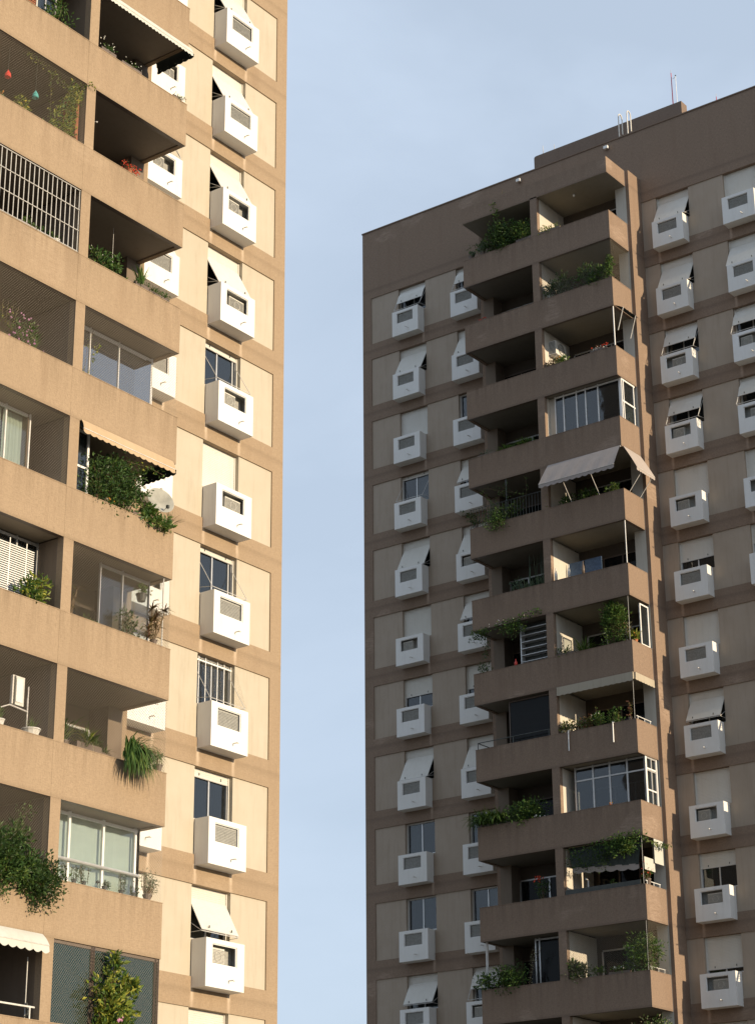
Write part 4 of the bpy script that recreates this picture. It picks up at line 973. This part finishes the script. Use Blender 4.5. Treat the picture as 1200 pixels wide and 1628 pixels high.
p = ledgeplant(TR, 0, 10.7, 'yellow_plant', 'sunlit yellowish plant at the foot of the bright inner wall, top right balcony', pot=False); p.trough(1.0, .08, .13); p.bush((-.05, .0, .12), (.48, .06, .12), 330, .06, 'g_yel', 12); p.done()
p = floorplant(TR, 1, 10.95, 'leafy_pot_plant', 'dark foliage left of the bird of paradise leaf, second balcony from the top'); p.bush((0, .1, p.zt+.35), (.6, .2, .5), 1400, .10, 'g_dark', 24, 'g_blue'); p.done()
p = floorplant(TR, 1, 12.3, 'leafy_pot_plant', 'mass of broad dark leaves with one pale leaf, second balcony from the top'); zt = p.zt
p.bush((.1, .1, zt+.38), (.7, .2, .5), 1400, .12, 'g_dark', 24, 'g_mid'); p.strap((-.1, .1, zt-.1), 24, 1.0, .09, 'g_dark', .5, .8, 'g_blue'); p.f.leaf(Vector((-.2, -.2, zt+.55)), Vector((.5, 0, .7)), .5, .16, 'g_lush'); p.done()
p = ledgeplant(TR, 1, 13.25, 'bamboo_plant', 'bright thin leaved plant at the sunlit corner, second balcony from the top', potr=.07, poth=.1)
for k in range(4): p.strand([(0, 0, .05), (.02*k, .0, .5), (-.06+.05*k, .0, .9)], 70, .1, 'g_lush', .09)
p.done()
m = MB(); m.lathe((0, 0, 0), [(.001, 0), (.14, 0), (.2, .12), (.21, .32), (.15, .48), (.17, .55), (.13, .55), (.11, .46), (.001, .4)], 'paleterra', 16)
o = m.build('ceramic_jar', smooth=True); o.location = world(TR, 10.5, 1.9, ztop(TR, 1)-.12); tag(o, 'pale jar catching the sun at the foot of the pillar, second balcony from the top', 'jar')
st = MB(); st.box(-.2, .2, -.2, .2, zfloor(TR, 1)-ztop(TR, 1)+.12, 0, 'wood'); st.build('stand', o)
p = ledgeplant(TR, 1, 7.45, 'red_flowering_plant', 'faint red flowers at the left end of the second parapet, shaded tower', pot=False, d=DB-.1); p.trough(.4, .06, .1); p.bush((0, 0, .08), (.2, .05, .05), 50, .04, 'g_red', 4, stems=False); p.flowers((.05, .03, .08), (.2, .05, .05), 26, .025, 'f_red'); p.done()
p = floorplant(TR, 2, 10.45, 'red_leaved_plant', 'reddish plant under the wall mounted cooling unit'); p.bush((0, .1, p.zt+.18), (.28, .14, .2), 260, .08, 'g_red', 9); p.done()
p = floorplant(TR, 2, 10.95, 'leafy_pot_plant', 'fresh green plant beside the wall mounted cooling unit'); p.bush((0, .15, p.zt+.15), (.3, .14, .22), 300, .09, 'g_lush', 9, 'g_mid'); p.flowers((-.15, .2, p.zt+.3), (.1, .02, .03), 6, .04, 'f_orange'); p.done()
p = ledgeplant(TR, 2, 12.6, 'flower_box', 'low box of red and white flowers near the corner, third balcony from the top', pot=False, d=DB-.1); p.trough(.7, .08, .12); p.bush((0, 0, .12), (.35, .05, .06), 130, .05, 'g_red', 8, stems=False); p.flowers((0, .03, .13), (.36, .05, .05), 26, .025, 'f_white'); p.flowers((0, .03, .17), (.4, .05, .06), 22, .028, 'f_red'); p.done()
for k, (v, w, lab) in enumerate(((8.3, .35, 'left end of the low leafy row, fourth balcony from the top'), (9.1, .5, 'fullest palm like plant of the low leafy row, fourth balcony from the top'))):
    p = floorplant(TR, 3, v, 'leafy_pot_plant', lab); p.strap((0, .1, p.zt-.1), 90, .5, .04, 'g_lush' if k else 'g_mid', 1.4, 1.2, 'g_mid'); p.bush((0, .1, p.zt+.06), (w, .14, .14), 260, .08, 'g_mid', 9, 'g_lush'); p.done()
p = ledgeplant(TR, 3, 7.5, 'trailing_plant', 'sparse trailer near the left end, fourth balcony from the top', pot=False, d=DB-.1); p.trough(.8, .06, .1); p.bush((0, 0, .09), (.42, .05, .06), 130, .06, 'g_blue', 8, stems=False); p.done()
p = floorplant(TR, 4, 8.1, 'railing_plant', 'unruly plants growing through the dark railing and over the parapet', potr=.24); zt = p.zt
p.bush((0, .25, zt+.3), (1.0, .22, .4), 1300, .075, 'g_dark', 36, 'g_mid'); p.bush((-.1, .5, zt-.1), (.6, .12, .3), 500, .07, 'g_mid', 16, 'g_dark', base=(0, .2, zt))
for k in range(7): p.strand([(RND.uniform(-.9, 1.2), .3, zt), (RND.uniform(-.9, 1.2), .32, zt+.8), (RND.uniform(-1, 1.4), .34, zt+1.5)], 36, .07, 'g_mid', .07)
p.done()
p = ledgeplant(TR, 4, 6.95, 'leafy_branch', 'dark branch sticking out at the left end before a white air conditioner box', pot=True, potr=.08); 
for k in range(5): p.strand([(0, 0, .1), (-.1*k+.1, .05, .4), (-.14*k, .08, .55+.07*k)], 34, .09, 'g_dark', .09)
p.done()
p = ledgeplant(TR, 4, 10.12, 'yellow_plant', 'narrow sunlit yellow plant beside the pillar under the mauve awning', potr=.06, poth=.08); p.strand([(0, 0, .05), (0, 0, .55)], 90, .06, 'g_yel', .06); p.done()
for k, (v, n, lab) in enumerate(((10.85, 320, 'dim leafy plant under the left half of the mauve awning'), (11.8, 320, 'dim leafy plant under the middle of the mauve awning'), (12.75, 260, 'brighter green plant near the corner under the mauve awning'))):
    p = floorplant(TR, 4, v, 'leafy_pot_plant', lab); p.bush((0, .1, p.zt+.2), (.4, .15, .24), n, .09, 'g_mid' if k < 2 else 'g_lush', 10, 'g_dark'); p.done()
p = floorplant(TR, 5, 9.3, 'aloe', 'pale aloe with long stiff leaves beside the pillar, sixth balcony from the top'); zt = p.zt
for k in range(4): p.strap((-.45+.28*k, .05, zt-.1), 26, .55, .05, 'g_blue', .9, .35)
for v in (-.2, .05, .35): p.strap((v, .05, zt), 6, 1.3, .02, 'g_blue', .12, .1)
p.done()
p = floorplant(TR, 5, 8.55, 'leafy_pot_plant', 'grey leafy plant left of the pale aloe'); p.bush((0, .0, p.zt+.25), (.3, .14, .25), 200, .09, 'g_blue', 8); p.done()
for v, lab in ((10.35, 'white bottle nearest the pillar, sixth balcony from the top'), (10.9, 'middle bottle with pale label on the sixth ledge from the top'), (11.5, 'dark bottle with glinting foot, rightmost on the sixth ledge')):
    m = MB(); m.lathe((0, 0, 0), [(.001, 0), (.05, 0), (.055, .2), (.05, .3), (.02, .38), (.018, .5), (.001, .5)], 'paleterra' if v < 11 else 'bronze', 12)
    o = m.build('bottle', smooth=True); o.location = world(TR, v, DB-.08, ztop(TR, 5)); tag(o, lab, 'bottle', 'bottles on the ledge')
p = Plant(TR, 8.7, DB-.05, zceil(TR, 6)-.02, 'hanging_vine', 'leafy vine draped along the underside ledge, left bay of the shaded tower', 'vine', G)
p.strand([(-2.0, .1, -.05), (-1.2, .12, -.08), (-.4, .14, .05), (.4, .14, .15), (1.0, .12, .2)], 300, .085, 'g_lush', .12, mat2='g_mid'); p.bush((-.1, .06, -.2), (.7, .1, .2), 500, .08, 'g_mid', 20, 'g_lush', stems=False)
p.bush((-1.75, .06, -.2), (.35, .1, .2), 200, .08, 'g_dark', 8, 'g_mid', stems=False); p.strand([(-1.5, 0, 0), (-1.45, .0, -.8), (-1.5, .0, -1.6)], 150, .08, 'g_dark', .12, mat2='g_blue'); p.flowers((-.4, .2, .08), (.8, .03, .1), 14, .02, 'f_white'); p.done()
p = floorplant(TR, 6, 7.0, 'slender_shrub', 'thin dark shrub at the left tip below the draped vine'); p.bush((0, .1, p.zt+.2), (.3, .14, .3), 160, .07, 'g_dark', 8); p.done()
m = MB(); m.lathe((0, 0, 0), [(.001, 0), (.06, 0), (.06, .12), (.02, .2), (.02, .26), (.001, .26)], 'redc', 12); o = m.build('red_jar', smooth=True); o.location = world(TR, 8.5, DB-.09, ztop(TR, 6)); tag(o, 'small red jar at the foot of the shelf unit below the vine', 'jar')
p = floorplant(TR, 6, 12.55, 'climbing_plant', 'tall bright climber beside the open corner, right bay of the shaded tower', d=1.9, potr=.2, cat='climbing plant'); zt = p.zt
p.bush((-.05, .05, zt+1.0), (.42, .18, .68), 2100, .10, 'g_lush', 36, 'g_mid', base=(0, 0, .3)); p.bush((.05, .05, zt+.3), (.6, .2, .42), 900, .08, 'g_mid', 22, 'g_dark'); p.bush((.5, .05, zt+.45), (.12, .1, .5), 150, .07, 'g_dry', 7, 'g_red'); p.done()
p = floorplant(TR, 6, 11.3, 'spider_plant', 'arching dim leaves left of the tall climber'); p.strap((0, .1, p.zt-.15), 90, .8, .035, 'g_mid', 1.1, 1.1, 'g_dark'); p.done()
p = ledgeplant(TR, 6, 10.6, 'trailing_plant', 'low dark plants in the lit corner by the pillar, left of the tall climber', pot=False, d=DB-.1); p.trough(.8, .08, .12); p.bush((0, 0, .14), (.42, .06, .14), 220, .07, 'g_dark', 10, 'g_mid'); p.done()
p = Plant(TR, 13.31, 1.9, ztop(TR, 6), 'croton', 'orange and green croton in the sunlit side opening below the corner window', 'plant', G); p.pot(.08, .1); p.strap((0, 0, .08), 60, .42, .05, 'g_yel', .8, .8, 'g_mid'); p.bush((0, 0, .25), (.1, .25, .16), 160, .1, 'g_yel', 8, 'g_red'); p.flowers((0, 0, .3), (.06, .2, .1), 10, .025, 'f_orange'); p.done()
p = floorplant(TR, 7, 10.5, 'variegated_shrub', 'pale speckled plant beside the pillar under the rolled cream awning'); p.bush((0, .15, p.zt+.2), (.36, .14, .24), 520, .09, 'g_dry', 13, 'g_yel'); p.done()
for k, (v, h, mt, lab) in enumerate(((11.15, .35, 'g_red', 'reddish green shrub right of the pale speckled plant'), (11.75, .32, 'g_mid', 'middle green shrub with white blossoms under the rolled cream awning'), (12.5, .32, 'g_mid', 'leafy shrub above the right hanging pipe'), )):
    p = floorplant(TR, 7, v, 'leafy_pot_plant', lab); p.bush((0, .12, p.zt+.2), (.4, .14, h), 380, .085, mt, 12, 'g_lush')
    if k == 1: p.flowers((0, .2, p.zt+.35), (.25, .05, .2), 12, .022, 'f_white'); p.strand([(-.1, .1, p.zt), (-.1, .1, p.zt+.8)], 20, .05, 'g_mid', .04)
    p.done()
p = ledgeplant(TR, 7, 13.1, 'bamboo_plant', 'thin reddish stem plant at the corner cable under the rolled cream awning', potr=.07, poth=.1); p.strand([(0, 0, .05), (0, 0, .65)], 60, .08, 'g_red', .07); p.done()
for v, lab in ((10.66, 'left white pipe hanging on the parapet below the speckled plant'), (12.46, 'right white pipe hanging on the parapet, nearer the corner')):
    m = MB(); m.tube([(0, .07, .03), (0, -.03, .03), (0, -.035, -.70)], .022, 'wframe', 8); o = m.build('drain_spout'); o.location = world(TR, v, DB+.006, ztop(TR, 7)); o.rotation_euler = (0, 0, R(-90)); tag(o, lab, 'pipe', 'white pipes on the parapet')
p = floorplant(TR, 8, 8.9, 'dense_shrub', 'round leafy shrub beside the pillar, ninth balcony from the top'); zt = p.zt
p.bush((-.35, .15, zt+.3), (1.0, .24, .45), 2400, .09, 'g_mid', 42, 'g_dark'); p.bush((.1, .2, zt+.45), (.4, .15, .25), 240, .09, 'g_lush', 8, 'g_mid'); p.flowers((.2, .3, zt+.05), (.5, .03, .03), 4, .035, 'f_white'); p.done()
p = ledgeplant(TR, 8, 7.2, 'arching_palm', 'drooping palm like plant poking past the left end, ninth balcony from the top', pot=False, d=DB-.15); p.trough(1.0, .12, .16)
for v in (-.45, -.2, .1, .4): p.strap((v, .05, .08), 130, .85, .04, 'g_mid', 1.4, 1.9, 'g_lush')
p.bush((.2, .05, .15), (.6, .12, .18), 420, .09, 'g_mid', 14, 'g_dark'); p.done()
p = ledgeplant(TR, 8, 12.15, 'small_flower', 'tiny orange flower pot on the ledge before the framed glazing', potr=.05, poth=.05, pm='wood'); p.flowers((0, 0, .08), (.07, .03, .02), 6, .02, 'f_orange'); p.done()
p = floorplant(TR, 9, 9.15, 'red_flowering_plant', 'red flowered plant in the darkest left balcony of the shaded tower'); p.bush((0, .05, p.zt+.35), (.35, .14, .4), 260, .08, 'g_dark', 10); p.flowers((-.1, .15, p.zt+.75), (.18, .1, .12), 22, .035, 'f_red'); p.done()
p = Plant(TR, 12.4, DB-.05, zceil(TR, 9)-.02, 'hanging_vine', 'lush vine covering the awning at the corner, right bay of the shaded tower', 'vine', G)
p.strand([(-2.0, .0, -.25), (-1.0, .06, -.1), (-.2, .1, .0), (.6, .12, .08), (1.0, .12, .05)], 260, .09, 'g_mid', .14, mat2='g_lush'); p.bush((.2, .1, -.22), (.75, .14, .28), 1300, .09, 'g_mid', 34, 'g_lush', stems=False); p.bush((-1.1, .02, -.55), (.95, .1, .42), 750, .075, 'g_dark', 30, 'g_dark', stems=False)
p.strand([(.95, .0, -.05), (1.15, -.7, -.25), (1.3, -1.2, -.2)], 90, .1, 'g_lush', .08); p.done()
p = ledgeplant(TR, 9, 13.3, 'red_flowering_plant', 'terracotta pot with red flowers on the corner of the parapet', d=1.95, potr=.1, poth=.22); p.bush((0, .05, .45), (.14, .3, .22), 130, .06, 'g_mid', 8); p.flowers((0, .05, .55), (.1, .3, .2), 16, .026, 'f_red'); p.done()
p = ledgeplant(TR, 9, 12.1, 'low_herb', 'small green plant in a trough behind the dark rail, under the lush vine', pot=False, d=DB-.25); p.trough(.7, .1, .14, 'darkiron'); p.bush((-.1, 0, .18), (.22, .06, .1), 120, .06, 'g_mid', 6); p.done()
m = MB(); m.tube([(0, 0, 0), (0, 0, .5), (-.13, 0, .53)], .028, 'paleterra', 8); o = m.build('standing_pipe'); o.location = world(TR, 11.0, 2.0, ztop(TR, 9)-.05); tag(o, 'sunlit upright pipe with a bent top in the dark balcony under the vine', 'pipe')
st = MB(); st.tube([(0, 0, 0), (0, 0, zfloor(TR, 9)-ztop(TR, 9)+.05)], .028, 'paleterra', 8); st.build('pipe_foot', o)
m = MB(); m.box(10.25, 13.2, DB-.02, DB+.0, ztop(TR, 9)-.02, ztop(TR, 9)+.16, 'darkiron'); m.build('dark_rail', TR.root)
p = floorplant(TR, 10, 10.5, 'variegated_shrub', 'sunlit pale shrub in front of the pillar, eleventh balcony from the top', d=1.9); p.bush((0, .2, p.zt+.25), (.46, .18, .42), 1300, .10, 'g_dry', 15, 'g_lush'); p.done()
p = ledgeplant(TR, 10, 11.4, 'small_shrub', 'small bright green clump between the pale shrub and the round bush', potr=.08, poth=.1); p.bush((0, 0, .2), (.22, .08, .14), 170, .08, 'g_lush', 7); p.done()
p = ledgeplant(TR, 10, 12.2, 'small_shrub', 'low clump with white blossoms left of the round bush', pot=False); p.trough(.8, .08, .12); p.bush((0, 0, .14), (.4, .06, .1), 200, .07, 'g_lush', 9); p.flowers((-.1, .04, .2), (.25, .03, .05), 12, .024, 'f_white'); p.done()
p = floorplant(TR, 10, 13.0, 'round_bush', 'tall round bush at the open corner, eleventh balcony from the top', d=1.9, potr=.24); p.bush((-.05, .05, p.zt+.62), (.62, .3, .68), 2900, .09, 'g_mid', 48, 'g_lush'); p.done()
p = floorplant(TR, 10, 7.6, 'railing_plant', 'spreading plants along the left parapet, eleventh balcony from the top', potr=.22); zt = p.zt
p.bush((-.1, .3, zt+.2), (1.15, .2, .34), 1800, .10, 'g_mid', 28, 'g_dark'); p.bush((.5, .2, zt+.5), (.6, .15, .35), 260, .08, 'g_dark', 12); 
for k in range(4): p.strand([(.9, .1, zt), (1.0+.05*k, .1, zt+.7), (1.1+.12*k, .1, zt+1.25)], 26, .06, 'g_dry', .05)
p.done()
p = floorplant(TR, 11, 13.2, 'round_bush', 'wide bush rising at the corner of the lowest balcony in view', d=1.85, potr=.24); p.bush((.05, .2, p.zt+.9), (.75, .3, .5), 1300, .09, 'g_mid', 34, 'g_dry'); p.done()
p = floorplant(TR, 11, 12.0, 'leafy_pot_plant', 'plant under the ceiling of the lowest balcony in view'); p.bush((0, .1, p.zt+.6), (.5, .16, .5), 380, .09, 'g_dark', 12); p.done()

# ------------------------------------------------------------------ loose things
def ornament(v, d, j, L, mat, label):
    z = zceil(TL, j)+.03; m = MB()
    e = empty('hanging_ornament', world(TL, v, d, z), label, 'ornament', 'ornaments behind the net')
    c = MB(); c.tube([(0, 0, 0), (0, 0, -L)], .004, 'darkiron', 4); c.build('cord', e)
    b = MB(); b.lathe((0, 0, -L-.24), [(.07, .05), (.08, .07), (.065, .15), (.03, .21), (.01, .25), (.001, .25)], mat, 12); b.ball((0, 0, -L-.20), .025, mat); b.build('bell', e)
ornament(7.75, 1.9, 3, .62, 'redc', 'red bell hanging left of the yellow leaved plant')
ornament(8.62, 1.9, 3, .72, 'teal', 'teal bell hanging right of the yellow leaved plant')
# satellite dish
e = empty('satellite_dish', world(TL, 12.95, DB-.25, ztop(TL, 6)), 'round grey satellite dish on the ledge beneath the tan awning', 'satellite dish')
m = MB(); prof = [(.001, 0), (.12, .012), (.24, .05), (.34, .10), (.345, .11), (.33, .105), (.23, .06), (.12, .02), (.001, .01)]
m.lathe((0, 0, 0), prof, 'dish', 26); o = m.build('dish', e, smooth=True); o.location = (0, -.10, .60); o.rotation_euler = (R(72), 0, R(-18))
m = MB(); m.tube([(0, 0, -.0), (0, 0, .5), (0, -.06, .6)], .018, 'iron', 8); m.build('mast', e)
m = MB(); m.tube([(0, -.08, .32), (.0, -.38, .42)], .008, 'iron', 6); m.box(-.03, .03, .36, .42, .40, .47, 'darkiron'); m.build('receiver_arm', e)
# cooling units
def cooler(T, v, d, z, label, w=.32, dd=.75, h=.55, mat='paleterra'):
    e = empty('cooling_unit', world(T, v, d, z), label, 'air conditioner', None, T_rot(T))
    m = MB(); m.box(0, w, -dd/2, dd/2, 0, h, mat); m.build('casing', e)
    g = MB()
    for k in range(10): g.box(.02, w-.02, dd/2, dd/2+.006, .04+k*.05, .065+k*.05, 'darkiron')
    g.build('vent', e)
    f = MB()
    for rr in (.06, .12, .18, .22):
        pts = [(w+.008, rr*math.cos(a*math.pi/10), h/2+rr*math.sin(a*math.pi/10)) for a in range(21)]; f.tube(pts, .006, 'darkiron', 4)
    f.build('fan_guard', e)
    b = MB(); b.box(-.02, w+.02, -dd/2+.05, -dd/2+.09, -.04, 0, 'iron'); b.box(-.02, w+.02, dd/2-.09, dd/2-.05, -.04, 0, 'iron')
    b.tube([(0, dd/2-.07, -.3), (w, dd/2-.07, -.03)], .012, 'iron', 6); b.tube([(0, -dd/2+.07, -.3), (w, -dd/2+.07, -.03)], .012, 'iron', 6); b.build('bracket', e)
cooler(TR, TR.pil[1], 1.45, zceil(TR, 2)-.95, 'grey cooling unit fixed to the pillar wall, third balcony from the top')
o_c = empty('cooling_unit', world(TL, 9.0, 1.9, zceil(TL, 8)-1.0), 'pale cooling unit behind the net, above the white bowl', 'air conditioner', None, 0)
m = MB(); m.box(0, .34, -.06, .0, 0, .62, 'paleterra'); m.box(.10, .28, .001, .02, .06, .56, 'wframe'); m.build('casing', o_c)
m = MB()
m.box(.04, .07, -.02, .03, .0, .6, 'darkiron'); m.build('vent', o_c)
m = MB(); m.tube([(-.1, -.05, -.06), (.4, -.05, -.1), (.4, -.05, .2)], .02, 'iron', 7); m.tube([(.55, .1, .5), (.55, .1, -1.0)], .015, 'iron', 7); m.tube([(-.1, -.05, -.06), (-.4, .0, -.2)], .015, 'iron', 7); m.build('pipework', o_c)
# ceiling bits
def lampc(T, v, d, j, label):
    m = MB(); m.lathe((0, 0, 0), [(.03, 0), (.05, -.02), (.045, -.09), (.001, -.12)], 'wframe', 10); m.tube([(0, 0, .03), (0, 0, -.02)], .012, 'wframe', 6)
    o = m.build('ceiling_lamp'); o.location = world(T, v, d, zceil(T, j)); tag(o, label, 'lamp')
lampc(TR, 11.5, 1.6, 0, 'small ceiling lamp in the top right balcony of the shaded tower')
m = MB(); m.tube([(0, 0, 0), (.25, -.25, .02)], .008, 'iron', 5); m.ball((.27, -.27, .02), .025, 'wframe'); o = m.build('wall_hook'); o.location = world(TL, 10.19, 1.8, zceil(TL, 3)-.68); tag(o, 'thin rod with a white tip on the wall of the bare ceilinged balcony', 'hook')
m = MB(); m.tube([(0, 0, 0), (0, 0, -.9)], .006, 'iron', 5); m.ball((0, 0, -.92), .03, 'wframe'); o = m.build('hanging_cord'); o.location = world(TL, 11.65, 1.6, zceil(TL, 4)+.03); tag(o, 'pale cord hanging from the ceiling above the strap leaved plant', 'string')  # only a pale cord with a small white tip

# ------------------------------------------------------------------ roof of the right tower
top = TR.roof
e = empty('roof_wall', world(TR, 12.2, -1.0, top-.35), 'long low wall standing on the flat roof of the shaded tower', 'roof structure', None, R(-90))
m = MB(); a_, b_ = -4.15, 2.87; rr = .25
m.box(a_+rr, b_, -.45, 0, 0, 1.69, 'tank'); m.box(a_, a_+rr, -.45, -rr, 0, 1.69, 'tank')
for q in range(6):
    w0, w1 = math.pi/2*q/6, math.pi/2*(q+1)/6
    p0 = (a_+rr-rr*math.sin(w0), -(-rr+rr*math.cos(w0))); p1 = (a_+rr-rr*math.sin(w1), -(-rr+rr*math.cos(w1))); cc = (a_+rr, rr)
    m.quad([(p0[0], p0[1], 0), (p1[0], p1[1], 0), (p1[0], p1[1], 1.69), (p0[0], p0[1], 1.69)], 'tank'); m.quad([(cc[0], cc[1], 1.69), (p0[0], p0[1], 1.69), (p1[0], p1[1], 1.69)], 'tank')
m.box(b_, b_+.15, -.9, -.18, 0, 1.0, 'tank')
m.build('wall', e)
def roofthing(v, d, z): return world(TR, v, d, z)

for k, v in enumerate((12.74, 13.13)):
    m = MB(); pts = [(0, 0, -.02), (0, 0, 1.0)]+[(0, .14-.14*math.cos(a*math.pi/8), 1.0+.16*math.sin(a*math.pi/8)) for a in range(1, 9)]+[(0, .28, .3)]
    m.tube(pts, .024, 'pipe', 7)
    o = m.build('ladder_rail'); o.location = roofthing(v, -.06, top+.04); o.rotation_euler = (0, 0, R(-90))
    tag(o, ('left' if k == 0 else 'right')+' one of the two curved ladder rails at the roof edge of the shaded tower', 'ladder rail', 'ladder rails')
def antenna(v, d, z, h, mat, label, r=.022, tip=True):
    m = MB(); m.tube([(0, 0, 0), (0, 0, h)], r, mat, 7, r*.7)
    if tip: m.tube([(0, 0, h), (0, 0, h+.14)], .008, 'iron', 5)
    m.tube([(0, 0, 0), (0, 0, .05)], r*2, 'iron', 8)
    o = m.build('antenna'); o.location = roofthing(v, d, z); tag(o, label, 'antenna', 'rods on the roof')
antenna(14.66, -1.1, top+1.33, 1.52, 'redpole', 'tall red pole on the right end of the roof wall')
m = MB(); m.tube([(0, 0, 0), (0, 0, 1.3)], .012, 'wframe', 6); m.tube([(0, 0, 1.26), (0, .14, 1.22)], .01, 'wframe', 5); m.ball((0, 0, 1.32), .04, 'darkiron')
o = m.build('antenna'); o.location = roofthing(14.85, -1.1, top+1.33); tag(o, 'thin pale rod right beside the tall red pole', 'antenna', 'rods on the roof')
antenna(8.55, -1.1, top+1.33, .45, 'iron', 'short upright rod at the rounded left end of the roof wall', .016, False)
antenna(9.10, -1.1, top+1.33, .30, 'iron', 'shortest bent rod just right of the rounded end of the roof wall', .014, False)
antenna(17.03, -.12, top+.04, .26, 'redpole', 'stubby red rod alone on the roof edge at far right', .018)
for v, lab in ((8.06, 'small floodlight under the roof edge near the left end of the roof wall'), (12.2, 'small floodlight under the roof edge above the balcony column')):
    m = MB(); m.box(-.06, .06, 0, .10, -.03, .03, 'iron'); m.box(-.09, .09, .07, .17, -.07, .05, 'wframe'); o = m.build('floodlight'); o.location = roofthing(v, .0, top-.26); o.rotation_euler = (0, 0, R(-90)); tag(o, lab, 'lamp', 'floodlights under the roof edge')
